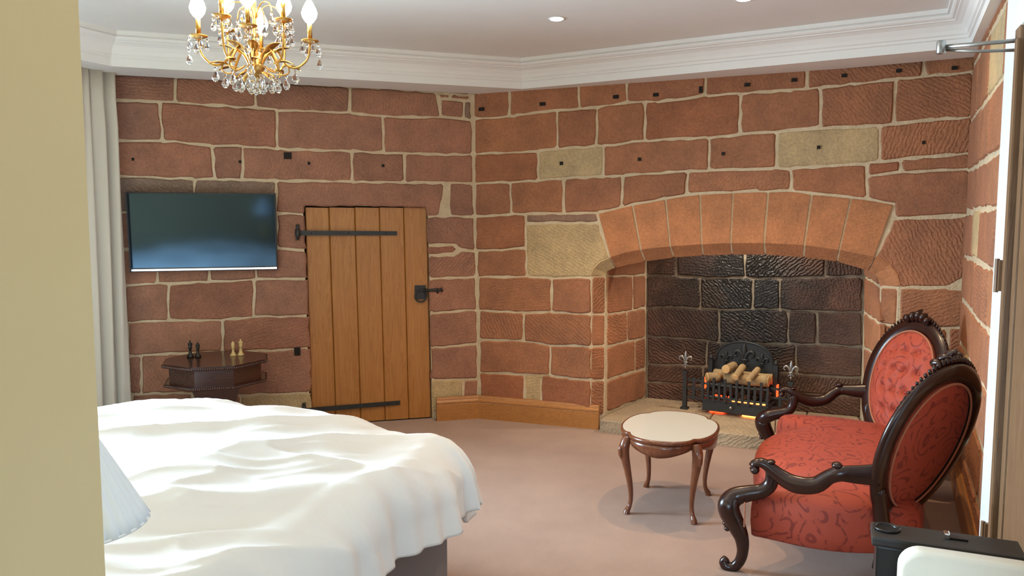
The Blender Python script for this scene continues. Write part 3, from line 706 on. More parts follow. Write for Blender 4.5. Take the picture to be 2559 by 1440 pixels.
# --- timber door frame in the lobby wall, with a closer arm
HS = 2.91
df = MB(); Mr = Matrix.Rotation(ROTZ, 4, 'Z')
DH = 2.24
fr = MB().rbox((EW-.03, HS-.085, 0), (EW+.02, HS, DH), .006, Mr).build('door_2', M_FRAME, kind='structure')
MB().rbox((EW-.045, HS-.13, 0), (EW-.006, HS-.092, DH-.05), .006, Mr).build('door_stop', M_FRAME, fr)
MB().rbox((EW-.026, HS-.19, 0), (EW-.004, HS-.137, DH-.05), .005, Mr).build('jamb_lining', M_FRAME, fr)
MB().rbox((EW-.03, HS-1.05, DH-.005), (EW+.02, HS, DH+.075), .006, Mr).build('head_lining', M_WHITE, fr)
MB().rbox((EW-.022, HS-1.0, 0.01), (EW-.004, HS-.195, DH-.01), .006, Mr).build('door_leaf', M_FRAME, fr)
for z in (.55, 1.42):
    h_ = MB().rbox((EW-.040, HS-.004, z), (EW-.012, HS+.013, z+.10), .002, Mr); h_.lathe([(.007, z-.004), (.007, z+.104)], 10, Mr, Mr @ Vector((EW-.043, HS+.006, 0)))
    h_.build('butt_hinge', M_FRAME, fr)
aw = at_z(2575, 97, 2.19); ae = at_z(2352, 116, 2.125)
arm = MB()
q0 = rm(EW-.03, HS-.42, DH+.04); q0 = CAM + ray(2600, 96)*2.35; q1 = CAM + ray(2352, 117)*2.52
arm.tube([q0, q0.lerp(q1, .5), q1], [(.004, .0065)]*3, 8, up=(0, 0, 1))
arm.tube([q0+Vector((.0, .02, -.028)), q0.lerp(q1, .55)+Vector((0, .02, -.020)), q1+Vector((.01, .01, -.006))], [(.0035, .005)]*3, 8, up=(0, 0, 1))
arm.lathe([(.012,-.022),(.014,-.02),(.014,.016),(.011,.02)], 12, None, q1)
ca = arm.build('closer_arm', M_STEEL, fr, True)
cbx = MB(); pc = CAM + ray(2640, 92)*2.3
cbx.tube([q0, Vector((rm(EW-.03, HS-.55).x, rm(EW-.03, HS-.55).y, q0.z))], .012, 8); cbx.build('closer_bracket', M_STEEL, fr, True)

# ------------------------------------------------------------------ hearth and fire
hearth = thing('hearth', 'pale stone hearth slab projecting from the arched fireplace onto the carpet', 'hearth')
HZ = .10
HF = .075                                             # front edge stands this far into the room
def mu(p): q = p - MAIN.o; return ((q.x*MAIN.d.x + q.y*MAIN.d.y), (q.x*MAIN.n.x + q.y*MAIN.n.y))   # (u, w) on the fireplace wall
hu0 = MAIN.uv(1499, 1035, HF)[0]; hu1 = uD + .12
(bu, bw), (cu_, cw), (lu, lw), (ru, rw) = mu(jB), mu(jC), mu(kL), mu(kR)
G = .013                                              # the slabs stop just at the faces of the wall stones
def slab(ua, ub):                                     # None: this side follows the jamb and the recess
    wb = rw + G
    outl = []
    f0, f1 = (hu0 if ua is None else ua), (hu1 if ub is None else ub)
    for k in range(9): outl.append((f0 + (f1-f0)*k/8, HF + (random.uniform(-.010, .006))))
    outl += [(hu1, G), (uD + .004, G), (cu_ - G, cw), (ru - G, rw + G)] if ub is None else [(ub, wb)]
    outl += [(lu + G, lw + G), (bu + G, bw)] if ua is None else [(ua, wb)]
    n = len(outl); ins_ = offset_poly([Vector(p) for p in (outl if sum(outl[i-1][0]*outl[i][1]-outl[i][0]*outl[i-1][1] for i in range(n)) > 0 else outl[::-1])], .006)
    if sum(outl[i-1][0]*outl[i][1]-outl[i][0]*outl[i-1][1] for i in range(n)) <= 0: ins_ = ins_[::-1]
    v = [MAIN.xyz(u, 0, w) for u, w in outl]
    v += [MAIN.xyz(u, HZ*.45, w + (random.uniform(-.012, .008) if i < 9 else 0)) for i, (u, w) in enumerate(outl)]
    v += [MAIN.xyz(u, HZ-.010, w) for u, w in outl]
    v += [MAIN.xyz(p.x, HZ + random.uniform(-.002, .0), p.y) for p in ins_]
    f = [tuple(range(n))[::-1]]
    for r_ in range(3):
        for i in range(n): f.append((r_*n+i, r_*n+(i+1) % n, (r_+1)*n+(i+1) % n, (r_+1)*n+i))
    f.append(tuple(range(3*n, 4*n)))
    mesh('slab', v, f, M_HEARTH, hearth)
ha, hb = hu0 + (hu1-hu0)*.36, hu0 + (hu1-hu0)*.68
slab(None, ha-.003); slab(ha+.003, hb-.003); slab(hb+.003, None)

# fire basket
fa = at_z(1711, 1021, HZ); fbp = at_z(1973, 1056, HZ)
fc = (fa+fbp)/2; fdir = (fbp-fa); FW = fdir.length; frot = math.atan2(fdir.y, fdir.x)
fire = thing('fire_basket', 'black iron fire basket with arched fireback and fleur-de-lis firedogs on the hearth', 'fire basket', (fc.x, fc.y, HZ+.003), frot)
def fleur(mb, c, s, d=.006, ax=None):
    # a fleur-de-lis in the local x-z plane
    c = Vector(c)
    mb.ball(c+Vector((0, 0, .30*s)), (.10*s, d*1.4, .34*s), 8)
    for sg in (-1, 1):
        pts = [c+Vector((sg*x*s, 0, z*s)) for x, z in ((.04,-.02),(.10,.16),(.22,.30),(.36,.27),(.38,.13),(.29,.08))]
        mb.tube(smooth_path(pts, 4), lerp_list([.05*s,.07*s,.075*s,.065*s,.05*s,.035*s], 21) and [(k, d*1.3) for k in lerp_list([.05*s,.07*s,.075*s,.065*s,.05*s,.035*s], 21)], 8, up=(0, 1, 0))
        mb.tube(smooth_path([c+Vector((sg*x*s, 0, z*s)) for x, z in ((.03,-.06),(.08,-.2),(.18,-.26))], 3), .035*s, 6)
    mb.box(c+Vector((-.16*s, -d*1.6, -.09*s)), c+Vector((.16*s, d*1.6, .0)))
    mb.ball(c+Vector((0, 0, -.22*s)), (.05*s, d, .16*s), 6)
hw = FW/2
for sg in (-1, 1):
    dg = MB(); x = sg*hw
    dg.box((x-.016, -.016, .0), (x+.016, .016, .30)); dg.box((x-.021, -.021, .30), (x+.021, .021, .315))
    dg.box((x-.03, -.03, 0), (x+.03, .03, .012))
    dog = dg.build('firedog', M_IRON, fire)
    fl_ = MB(); fl_.lathe([(.008,.315),(.006,.335),(.012,.345),(.006,.355)], 8, None, (x, 0, 0)); fleur(fl_, (x, 0, .39), .135, .008); fl_.build('fleur_finial', M_STEEL, dog, True)
    sb = MB()
    for z in (.10, .175, .245): sb.box((min(x, sg*.27), -.006, z-.008), (max(x, sg*.27), .006, z+.008))
    sb.box((sg*(hw-.075)-.012, -.007, .085), (sg*(hw-.075)+.012, .007, .265))
    sb.build('side_grille', M_IRON, fire)
    up_ = MB(); up_.box((sg*.262-.016, .16, .0), (sg*.262+.016, .19, .40)); up_.lathe([(.012,.40),(.02,.41),(.012,.43),(.004,.44)], 10, None, (sg*.262, .175, 0)); up_.build('rear_post', M_CASTIRON, fire)
# fireback plate: shouldered arch
ol = [(-.275, .0), (-.275, .385), (-.235, .395), (-.232, .43)]
ol += [(.232*math.cos(a)*-1 if False else -.232*math.cos(a), .43 + .135*math.sin(a)) for a in [PI*k/14 for k in range(1, 14)]]
ol += [(.232, .43), (.235, .395), (.275, .385), (.275, .0)]
fbk = MB(); n_ = len(ol)
fbk.add([Vector((x, .21, z)) for x, z in ol] + [Vector((x, .235, z)) for x, z in ol], [tuple(range(n_)), tuple(range(n_, 2*n_))[::-1]] + [(i, n_+i, n_+(i+1) % n_, (i+1) % n_) for i in range(n_)])
fbo = fbk.build('fireback', M_CASTIRON, fire)
rim = MB(); rim.tube([Vector((x*.97, .208, z*.985)) for x, z in ol[1:-1]], .007, 6); rim.build('fireback_rim', M_CASTIRON, fbo, True)
for x, s in ((-.145, .12), (0, .20), (.145, .12)):
    e_ = MB(); fleur(e_, (x, .205, .40 if x else .42), s, .010); e_.build('fleur_emblem', M_CASTIRON, fbo, True)
# basket bars
for k in range(12):
    x = -.255 + .51*k/11; y = -.03 - .03*math.cos((x/.255)*1.3)
    bm_ = MB(); bm_.box((x-.0095, y-.007, .115 - .02*(k % 2 == 0)), (x+.0095, y+.007, .255 + (.035 if k % 2 == 0 else .0)))
    bm_.build('basket_bar', M_IRON, fire)
for z in (.135, .235):
    MB().tube([(x, -.025-.03*math.cos((x/.255)*1.3), z) for x in [-.265+.53*k/12 for k in range(13)]], [(.006, .010)]*13, 6, up=(0, 0, 1)).build('basket_rail', M_IRON, fire)
ad = MB(); ad.rbox((-.255, -.045, .018), (.255, .15, .105), .004); ad.box((-.27, -.055, .103), (.27, .2, .113)); 
ado = ad.build('ash_drawer', M_IRON, fire)
MB().lathe([(.004,0),(.008,.006),(.014,.012),(.014,.02),(.006,.025)], 12, Matrix.Rotation(PI/2, 4, 'X'), (-.02, -.045, .068)).build('drawer_knob', M_STEEL, ado, True)
gl = MB()
for k in range(46):
    x = random.uniform(-.235, .235); y = random.uniform(.0, .15); z = random.uniform(.125, .22)
    gl.ball((x, y, z), (random.uniform(.018,.03), random.uniform(.018,.03), random.uniform(.014,.024)), 4, Matrix.Rotation(random.random()*3, 4, 'Z') @ Matrix.Rotation(random.random()*3, 4, 'X'))
gl.build('coal_bed', M_COAL, fire, kind='stuff')
em = MB(); em.box((-.04, -.035, .114), (.235, -.01, .124)); em.build('ember_glow_strip', M_EMBERHOT, fire)
for x in (-.15, -.115, -.08, -.045): MB().ball((x, -.015, .142), (.013, .01, .009), 5).build('glowing_ember', M_EMBER, fire, True)
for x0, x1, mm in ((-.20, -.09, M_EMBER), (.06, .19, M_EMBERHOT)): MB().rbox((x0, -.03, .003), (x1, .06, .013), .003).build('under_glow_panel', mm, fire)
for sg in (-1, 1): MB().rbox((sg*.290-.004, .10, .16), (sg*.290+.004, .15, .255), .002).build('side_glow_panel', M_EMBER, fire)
# logs on the basket
def log(a, b, r, label, bark=True):
    A = Vector(a); B = Vector(b); Mf = Matrix.Translation((fc.x, fc.y, HZ)) @ Matrix.Rotation(frot, 4, 'Z'); A = Mf @ A; B = Mf @ B
    c = (A+B)/2; o = thing('firewood_log', label, 'log', (c.x, c.y, min(A.z, B.z)-r*.9), 0, 'logs heaped in the fire basket')
    off = Vector((-c.x, -c.y, -(min(A.z, B.z)-r*.9)))
    pts = [A.lerp(B, k/8)+off+Vector((random.uniform(-.003,.003), 0, random.uniform(-.003,.003))) for k in range(9)]
    MB().tube(pts, [r*random.uniform(.93, 1.05) for _ in range(9)], 14).build('bark', M_BARK, o, True)
    d = (B-A).normalized(); q = d.to_track_quat('Z', 'Y').to_matrix().to_4x4()
    for p, sgn in ((A, -1), (B, 1)): MB().lathe([(r*.97, 0), (r*.9, sgn*.004), (.003, sgn*.005)], 14, q, p+off).build('cut_end', M_LOGEND, o)
log((-.10, .046, .287), (.235, .060, .287), .045, 'long thick log lying across the fire basket')
log((-.077, -.025, .3655), (-.068, .160, .368), .034, 'short round log on top of the pile, cut end facing out')
log((-.235, .0, .281), (-.160, .060, .283), .038, 'stubby log with orange cut end at the chess-table side of the pile')
log((.006, -.050, .315), (.030, .075, .383), .028, 'pale log tipped from the basket bars up onto the thick log')
log((.112, -.050, .308), (.148, .075, .374), .024, 'thin split log with orange cut end leaning on the basket bars')
log((-.22, .152, .288), (.238, .152, .288), .041, 'pale slender log at the back against the fireback')
# lamp hidden up in the chimney that lights the sooty stones
chl = BACK.xyz((BACK.uv(1880, 640)[0]), 1.86, .34)
cl = thing('chimney_lamp', 'small bright lamp up inside the fireplace throat above the sooty stones', 'lamp', chl)
MB().lathe([(.045, .02), (.05, .0), (.05, .06), (.02, .09)], 16).build('lamp_housing', M_CASTIRON, cl, True)
MB().lathe([(.038, -.002), (.038, .002)], 16).build('lamp_lens', M_CHSPOT, cl)
l = bpy.data.lights.new('chimney_light', 'SPOT'); l.energy = 45; l.color = (1, .9, .75); l.spot_size = R(130); l.spot_blend = .5; l.shadow_soft_size = .04
lo_ = bpy.data.objects.new('chimney_light', l); COL.objects.link(lo_); lo_.location = chl+Vector((0, 0, -.02)); lo_.parent = None

# ------------------------------------------------------------------ television
tvc = [TVW.uv(x, y, .07) for x, y in ((314, 475), (690, 487), (694, 677), (325, 677))]
tu0 = (tvc[0][0]+tvc[3][0])/2; tu1 = (tvc[1][0]+tvc[2][0])/2; tz1 = (tvc[0][1]+tvc[1][1])/2; tz0 = (tvc[2][1]+tvc[3][1])/2
tw, th = tu1-tu0, tz1-tz0
tvrot = math.atan2(TVW.d.y, TVW.d.x)
tp = TVW.xyz((tu0+tu1)/2, (tz0+tz1)/2, .075)
tv = thing('television', 'slim black flat-screen television on the red stone wall beside the curtain', 'television', tp, tvrot)
Mt = Matrix.Rotation(R(4.0), 4, 'X')
tv_b = MB().rbox((-tw/2, -.01, -th/2), (tw/2, .02, th/2), .004, Mt).build('casing', M_TVBODY, tv)
MB().box((-tw/2+.012, -.0125, -th/2+.03), (tw/2-.012, -.0098, th/2-.012), Mt).build('screen', M_TVGLASS, tv)
MB().rbox((-tw/2+.012, -.017, -th/2+.006), (tw/2-.006, -.0095, -th/2+.022), .002, Mt).build('silver_trim', M_CHROME, tv)
MB().rbox((-.2, .02, -.15), (.2, .063, .15), .005).build('wall_bracket', M_TVBODY, tv)

# ------------------------------------------------------------------ curtain
cu = MB(); nC, nZ = 150, 14
base = rm(lew+.215, lsw-.085)
vv = []; ztop, zbot = 2.665, .015
for j in range(nZ+1):
    z = zbot + (ztop-zbot)*j/nZ; tz = j/nZ
    for i in range(nC+1):
        t = i/nC; amp = .035+.012*math.sin(t*9+1.0) - .012*(tz > .9)
        ph = t*2*PI*7.5 + .35*math.sin(3*tz+t*5)
        s_ = -t*(.78+.05*(1-tz)); w = amp*math.sin(ph) + .012*math.sin(2.3*ph+tz*4)
        p = base + E2*(s_ + .012*math.cos(ph)) + E1*w; vv.append(Vector((p.x, p.y, z)))
ff = [(j*(nC+1)+i, j*(nC+1)+i+1, (j+1)*(nC+1)+i+1, (j+1)*(nC+1)+i) for j in range(nZ) for i in range(nC)]
cur = mesh('curtain', vv, ff, M_CURTAIN, None, True)
sm = cur.modifiers.new('thickness', 'SOLIDIFY'); sm.thickness = .004
tag(cur, 'floor-length beige curtain hanging in soft folds below the cornice beside the television', 'curtain')

# ------------------------------------------------------------------ octagonal chess table and pieces
tc_ = at_z(541, 897, .66)
ct = thing('chess_table', 'dark octagonal pedestal table with rope-carved edges under the television', 'table', (tc_.x, tc_.y, 0), tvrot + R(2))
def octa(rx, ry, cut=.29): 
    return [(rx*math.cos(a)*1.0, ry*math.sin(a)) for a in [PI/8+PI/4*k for k in range(8)]]
MB().prism(octa(.365, .365), .640, .660).prism(octa(.355, .355), .660, .664).build('table_top', M_DKTABLE, ct)
MB().prism(octa(.325, .325), .525, .640).build('drum_apron', M_DKTABLE, ct)
MB().prism(octa(.355, .355), .505, .525).build('base_board', M_DKTABLE, ct)
rp_ = MB()
for zz, rr in ((.648, .367), (.512, .357)):
    O = octa(rr, rr)
    for i in range(8):
        a, b = Vector((*O[i], zz)), Vector((*O[(i+1) % 8], zz))
        for k in range(20):
            c_ = a.lerp(b, (k+.5)/20); dd = (b-a).normalized()
            rp_.ball(c_, (.0085, .0085, .011), 4, Matrix.Rotation(.5, 4, dd))
rp_.build('rope_moulding', M_DKTABLE, ct, True, kind='stuff')
pd = MB(); 
def sq(r, z): return [Vector((sx*r, sy*r, z)) for sx, sy in ((-1,-1),(1,-1),(1,1),(-1,1))]
pv = sq(.165, .505) + sq(.05, .10) + sq(.07, .06)
pd.add(pv, [(3,2,1,0)] + [(r_*4+i, r_*4+(i+1) % 4, r_*4+4+(i+1) % 4, r_*4+4+i) for r_ in range(2) for i in range(4)] + [(8,9,10,11)])
pd.build('tapered_pedestal', M_DKTABLE, ct)
MB().prism(octa(.22, .22), 0, .035).prism(octa(.18, .18), .035, .06).build('foot', M_DKTABLE, ct)
def chess(px, py, prof, matl, label, grp, lean=0):
    p = at_z(px, py, .664); o = MB().lathe(prof, 16).build('chess_piece', matl, None, True); o.location = (p.x, p.y, .664)
    tag(o, label, 'chess piece', grp); return o
def scalep(pr, k): return [(r*1.15, z*k) for r, z in pr]
BISH = [(.001,0),(.020,.0),(.020,.008),(.015,.014),(.008,.03),(.007,.055),(.012,.06),(.008,.066),(.013,.078),(.011,.092),(.004,.104),(.001,.108)]
KING = [(.001,0),(.021,.0),(.021,.009),(.014,.018),(.009,.035),(.008,.062),(.014,.067),(.009,.074),(.014,.09),(.015,.098),(.006,.102),(.004,.116),(.001,.118)]
chess(476, 893, scalep(KING, 1.05), M_EBONY, 'taller black chess piece standing upright on the octagonal table', 'black chess pieces')
chess(495, 892, scalep(BISH, 1.0), M_EBONY, 'shorter black chess piece next to the tall one on the octagonal table', 'black chess pieces')
chess(583, 889, scalep(BISH, 1.0), M_BOXWOOD, 'slim pale wooden chess piece with pointed head on the octagonal table', 'pale chess pieces')
chess(602, 888, scalep(KING, 1.02), M_BOXWOOD, 'taller pale wooden chess piece with collared neck on the octagonal table', 'pale chess pieces')

# ------------------------------------------------------------------ bed and duvet
BP = Vector((-.28, 3.30, 0))
bed = thing('bed', 'double divan bed with taupe fabric base under the white duvet', 'bed', BP, ROTZ)
BW, BL = 1.80, 2.03
MB().rbox((-BW, -BL, .05), (0, 0, .36), .012).build('divan_base', M_BEDBASE, bed)
for x in (-BW+.1, -.1):
    for y in (-BL+.1, -.1): MB().lathe([(.025, 0), (.03, .01), (.03, .055)], 12, None, (x, y, 0)).build('leg', M_BLACK, bed)
MB().rbox((-BW+.01, -BL, .36), (-.01, -.01, .585), .05).build('mattress', M_MATTRESS, bed, True)
nx, ny = 240, 240
ov = .47; top_z = .70; r_ = .20; ins = .07
def duv(p, q):
    # p across (x), q along (y); returns a point in bed space
    x0, x1, y1 = -BW+ins, -ins, -ins
    cx = min(max(p, x0), x1); cy = min(q, y1)
    dx, dy = p-cx, q-cy; s = (abs(dx)**5 + abs(dy)**5)**.2; hy = math.hypot(dx, dy)
    # puffed top
    ex = max(0, 1-abs((cx+1.02)/(1.02 if cx > -1.02 else .80))**2.2); ey = max(0, 1-max(0, (cy+.45)/.45)**2.2) if cy > -.45 else 1
    z = top_z + .115*ex*min(1, .35+.65*ey)
    z += .030*(mnoise.noise((p*1.7, q*1.7, 3.1))) + .016*mnoise.noise((p*4.2+q*1.5, q*3.3, 8.0))
    a = p*.62+q*.78; b = -p*.78+q*.62
    cre = 1-abs(mnoise.noise((a*.9, b*3.6, 1.7))); z += .034*(cre**4 - .35)
    cre2 = 1-abs(mnoise.noise((a*1.6+5, b*7.5, 6.7))); z += .009*(cre2**3)
    g_ = max(0, mnoise.noise((p*1.5+3, q*1.5, 2.2))+.15); cre3 = 1-abs(mnoise.noise((a*2.2, b*9.0, 4.4))); z += .030*g_*(cre3**6)
    if s < 1e-6: return Vector((cx, cy, z))
    ux, uy = dx/hy, dy/hy; qc = r_*PI/2
    if s < qc: o_ = r_*math.sin(s/r_); d_ = r_*(1-math.cos(s/r_))
    else: o_ = r_ + (s-qc)*.16; d_ = r_ + (s-qc)*.985
    # hanging folds
    ang = math.atan2(dy, dx); along = (cx*1.0 + cy*1.0)*9.0 + ang*6.0
    f_ = max(0, min(1, s/.45))
    o_ += f_*(.030*math.sin(along*1.15+1.2*math.sin(along*.31)) + .012*math.sin(along*2.7+2) + .011*math.sin(along*4.6+3*mnoise.noise((p*2, q*2, 5))))
    d_ -= f_*.012*math.sin(along*.8+.6)
    zz = z*(1-f_*.6) + top_z*(f_*.6) - d_
    return Vector((cx+ux*o_, cy+uy*o_, max(zz, .06)))
dvs = []
for j in range(ny+1):
    for i in range(nx+1):
        u, v_ = i/nx, j/ny
        q = -1.93 + (1.93 - ins + ov)*v_
        hang = ov - .05
        p = (-BW+ins-ov) + (BW-2*ins+ov+hang)*u
        dvs.append(duv(p, q))
dfs = [(j*(nx+1)+i, j*(nx+1)+i+1, (j+1)*(nx+1)+i+1, (j+1)*(nx+1)+i) for j in range(ny) for i in range(nx)]
duvet = mesh('duvet', dvs, dfs, M_DUVET, None, True)
duvet.location = BP; duvet.rotation_euler = (0, 0, ROTZ)
so = duvet.modifiers.new('thickness', 'SOLIDIFY'); so.thickness = .022; so.offset = -1
tag(duvet, 'puffy rumpled white duvet draped over the taupe bed', 'duvet')

# ------------------------------------------------------------------ bedside table and lamp with pleated shade
lx = Vector((-.815, 1.40, 0))
ns = thing('bedside_table', 'small dark wooden bedside table under the pleated lamp, behind the cream wall', 'bedside table', (lx.x, lx.y, 0), ROTZ)
MB().rbox((-.05, -.17, .60), (.30, .17, .625), .005).build('table_top', M_WALNUT, ns)
MB().rbox((-.04, -.16, .42), (.29, .16, .60), .004).build('case', M_WALNUT, ns)
dwo = MB().rbox((-.025, .16, .44), (.275, .17, .585), .003).build('drawer', M_WALNUT, ns)
MB().ball((.105, .18, .51), .012, 6).build('knob', M_GOLD, dwo, True)
for x in (-.025, .275):
    for y in (-.145, .145): MB().tube([(x, y, 0), (x, y, .42)], [.012, .018], 8).build('leg', M_WALNUT, ns)
lamp = thing('table_lamp', 'bedside lamp with white pleated coolie shade in front of the duvet', 'lamp', (lx.x, lx.y, .625), 0)
MB().lathe([(.07,0),(.075,.006),(.07,.018),(.03,.03),(.018,.06),(.028,.10),(.045,.15),(.04,.20),(.018,.26),(.012,.30),(.012,.45)], 24).build('base', M_GOLD, lamp, True)
MB().lathe([(.011,.45),(.011,.47),(.018,.49),(.02,.51),(.014,.53),(.004,.535)], 14).build('bulb', M_MATTRESS, lamp, True)
sh = MB(); nn_ = 240; rows2 = []
ZB, ZT, RB, RT = .462, .66, .128, .028
for k in range(9):
    t = k/8; r0 = RB+(RT-RB)*t; z = ZB+(ZT-ZB)*t
    rows2.append([Vector(((r0*(1+.045*abs(math.sin(i*PI/8))))*math.cos(2*PI*i/nn_), (r0*(1+.045*abs(math.sin(i*PI/8))))*math.sin(2*PI*i/nn_), z)) for i in range(nn_)])
sv = [p for r__ in rows2 for p in r__]
sf = [(k*nn_+i, k*nn_+(i+1) % nn_, (k+1)*nn_+(i+1) % nn_, (k+1)*nn_+i) for k in range(8) for i in range(nn_)]
sho = mesh('lamp_shade', sv, sf, M_SHADE, lamp, True)
sd_ = sho.modifiers.new('thickness', 'SOLIDIFY'); sd_.thickness = .002
rim2 = MB(); rim2.tube([(RB*1.012*math.cos(a), RB*1.012*math.sin(a), ZB) for a in [2*PI*k/48 for k in range(48)]], .003, 6, True); rim2.build('shade_rim', M_SHADE, lamp, True)

# ------------------------------------------------------------------ downlights
def downlight(p, label, power, cone=112):
    o = thing('downlight', label, 'ceiling light', (p.x, p.y, ZC), 0, 'recessed ceiling downlights')
    MB().lathe([(.040,-.002),(.054,-.004),(.054,-.001),(.040,.001)], 24).build('trim_ring', M_WHITE, o, True)
    MB().lathe([(.039,-.0055),(.039,-.001)], 20).build('lens', M_SPOT, o)
    l = bpy.data.lights.new('downlight_beam', 'SPOT'); l.energy = power; l.color = WARM; l.spot_size = R(cone); l.spot_blend = .85; l.shadow_soft_size = .014
    b = bpy.data.objects.new('downlight_beam', l); COL.objects.link(b); b.location = (0, 0, -.03); b.parent = o
d1 = at_z(1391, 46, ZC); d2 = at_z(1860, -4, ZC); st = d2-d1
downlight(d1, 'lit recessed downlight in the ceiling in front of the arched fireplace', 90)
downlight(d2, 'lit recessed downlight above the oval side table', 90)
downlight(d1+st*1.75, 'lit recessed downlight above the far end of the red settee', 14)
downlight(d1-E2*1.5, 'lit recessed downlight between the bed foot and the side table', 5)
downlight(d2-E2*1.5, 'lit recessed downlight above the near end of the settee', 10)
downlight(rm(-.35, .6), 'lit recessed downlight in the lobby ceiling beside the cream wall', 13)

# ------------------------------------------------------------------ chandelier
chc = CAM + ray(638, 128)*2.93; CHB = chc.z
ch = thing('chandelier', 'gilt chandelier with candle bulbs and hanging glass drops above the bed', 'chandelier', (chc.x, chc.y, CHB), .2)
# local z = 0 about the middle of the body
MB().lathe([(.002,-.125),(.012,-.12),(.02,-.105),(.012,-.092),(.022,-.08),(.034,-.062),(.026,-.045),(.012,-.03),(.010,.0),(.016,.02),(.010,.04),(.008,.12),(.013,.14),(.008,.16),(.006,.26),(.012,.28),(.006,.30)], 18).build('stem', M_GOLD, ch, True)
MB().lathe([(.055, ZC-CHB-.001), (.055, ZC-CHB-.012), (.02, ZC-CHB-.035), (.005, ZC-CHB-.05)], 20).build('ceiling_rose', M_GOLD, ch, True)
MB().tube([(0, 0, .29), (0, 0, ZC-CHB-.04)], .004, 8).build('chain_rod', M_GOLD, ch, True)
dropm = MB().lathe([(.001,-.036),(.007,-.032),(.0115,-.024),(.0105,-.016),(.006,-.006),(.0015,.0)], 8).build('crystal_drop', M_GLASS, ch)
beadm = MB().ball((0, 0, 0), .0062, 5).build('crystal_bead', M_GLASS, ch)
dropm.location = (0, 0, -.126)
beadm.location = (0, 0, -.122)
def copy_part(src, loc, sc=1.0, rz=0.0):
    o = src.copy(); COL.objects.link(o); o.parent = ch; o.location = loc; o.scale = (sc, sc, sc); o.rotation_euler = (0, 0, rz); return o
def leafmesh(L, wd):
    mb = MB(); n = 7; top = []; 
    v = []
    for i in range(n+1):
        t = i/n; w = wd*math.sin(PI*min(1, t*.96+.04))**.8; z = .18*L*math.sin(t*PI*.9)
        v += [Vector((t*L, -w, z-.25*w)), Vector((t*L, 0, z)), Vector((t*L, w, z-.25*w))]
    f = []
    for i in range(n): f += [(i*3, i*3+1, i*3+4, i*3+3), (i*3+1, i*3+2, i*3+5, i*3+4)]
    return v, f
NARM = 8
leaf_src = None
for k in range(NARM):
    a = 2*PI*k/NARM + (.0 if k % 2 == 0 else .06); inner = (k % 2 == 1)
    Rr = .200 if not inner else .150; zt = .045 if not inner else .095
    ca_, sa_ = math.cos(a), math.sin(a)
    prof_ = [(.012, -.075), (.04, -.015), (.075, .005), (.11, -.045), (.15*Rr/.2, -.055), (Rr*.95, -.02), (Rr, zt-.01)]
    pts = smooth_path([(r*ca_, r*sa_, z) for r, z in prof_], 5)
    armo = MB().tube(pts, lerp_list([.006,.0055,.005,.005,.0045,.004,.004], len(pts)), 7).build('arm', M_GOLD, ch, True)
    sc_ = smooth_path([(r*ca_, r*sa_, z) for r, z in ((.05, -.06), (.09, -.085), (.12, -.075), (.115, -.05), (.095, -.055))], 4)
    MB().tube(sc_, .003, 6).build('scroll', M_GOLD, armo, True)
    bo = MB().lathe([(.004,-.012),(.016,-.006),(.032,.0),(.034,.004),(.012,.003),(.009,.006)], 16, None, (Rr*ca_, Rr*sa_, zt)).build('drip_pan', M_GOLD, ch, True)
    MB().lathe([(.009,.0),(.009,.062),(.004,.064)], 12, None, (Rr*ca_, Rr*sa_, zt+.004)).build('candle_sleeve', M_BOXWOOD if False else M_GOLD, ch, True)
    MB().lathe([(.007,.0),(.015,.006),(.026,.022),(.030,.038),(.024,.058),(.012,.080),(.002,.094)], 14, None, (Rr*ca_, Rr*sa_, zt+.066)).build('candle_bulb', M_BULB, ch, True)
    for q, (r0, z0, yaw, L, wd) in enumerate(((.05, -.012, 0, .085, .020), (.10, -.048, .5, .075, .018), (.035, -.075, -.3, .055, .014))):
        v, f = leafmesh(L, wd); Ml = Matrix.Translation((r0*ca_, r0*sa_, z0)) @ Matrix.Rotation(a+yaw, 4, 'Z') @ Matrix.Rotation(R((-18, 12, 38)[q]), 4, 'Y')
        lf = mesh('leaf', [Ml @ p for p in v], f, M_GOLD, armo, True); sm_ = lf.modifiers.new('t', 'SOLIDIFY'); sm_.thickness = .0015
    for m_ in range(4):
        b_a = a + m_*PI/2 + .4; cx_, cy_ = Rr*ca_+.031*math.cos(b_a), Rr*sa_+.031*math.sin(b_a)
        copy_part(beadm, (cx_, cy_, zt-.010)); copy_part(dropm, (cx_, cy_, zt-.018), random.uniform(.85, 1.05), random.random()*3)
    mx, my = .11*ca_, .11*sa_
    copy_part(beadm, (mx, my, -.092)); copy_part(dropm, (mx, my, -.099), 1.15)
    b2 = a+PI/NARM; copy_part(beadm, (.06*math.cos(b2), .06*math.sin(b2), -.098)); copy_part(dropm, (.06*math.cos(b2), .06*math.sin(b2), -.105), 1.3)
    if not inner:
        ox, oy = (Rr+.034)*ca_, (Rr+.034)*sa_
        for z_ in range(4): copy_part(beadm, (ox, oy, zt-.012-z_*.0135), .9)
        copy_part(dropm, (ox, oy, zt-.066), 1.05)
        ox, oy = (Rr*.72)*ca_, (Rr*.72)*sa_
        copy_part(beadm, (ox, oy, -.068)); copy_part(dropm, (ox, oy, -.075), 1.2)
for k in range(4):
    a = PI/2*k+.3; copy_part(dropm, (.024*math.cos(a), .024*math.sin(a), -.100), 1.35); 
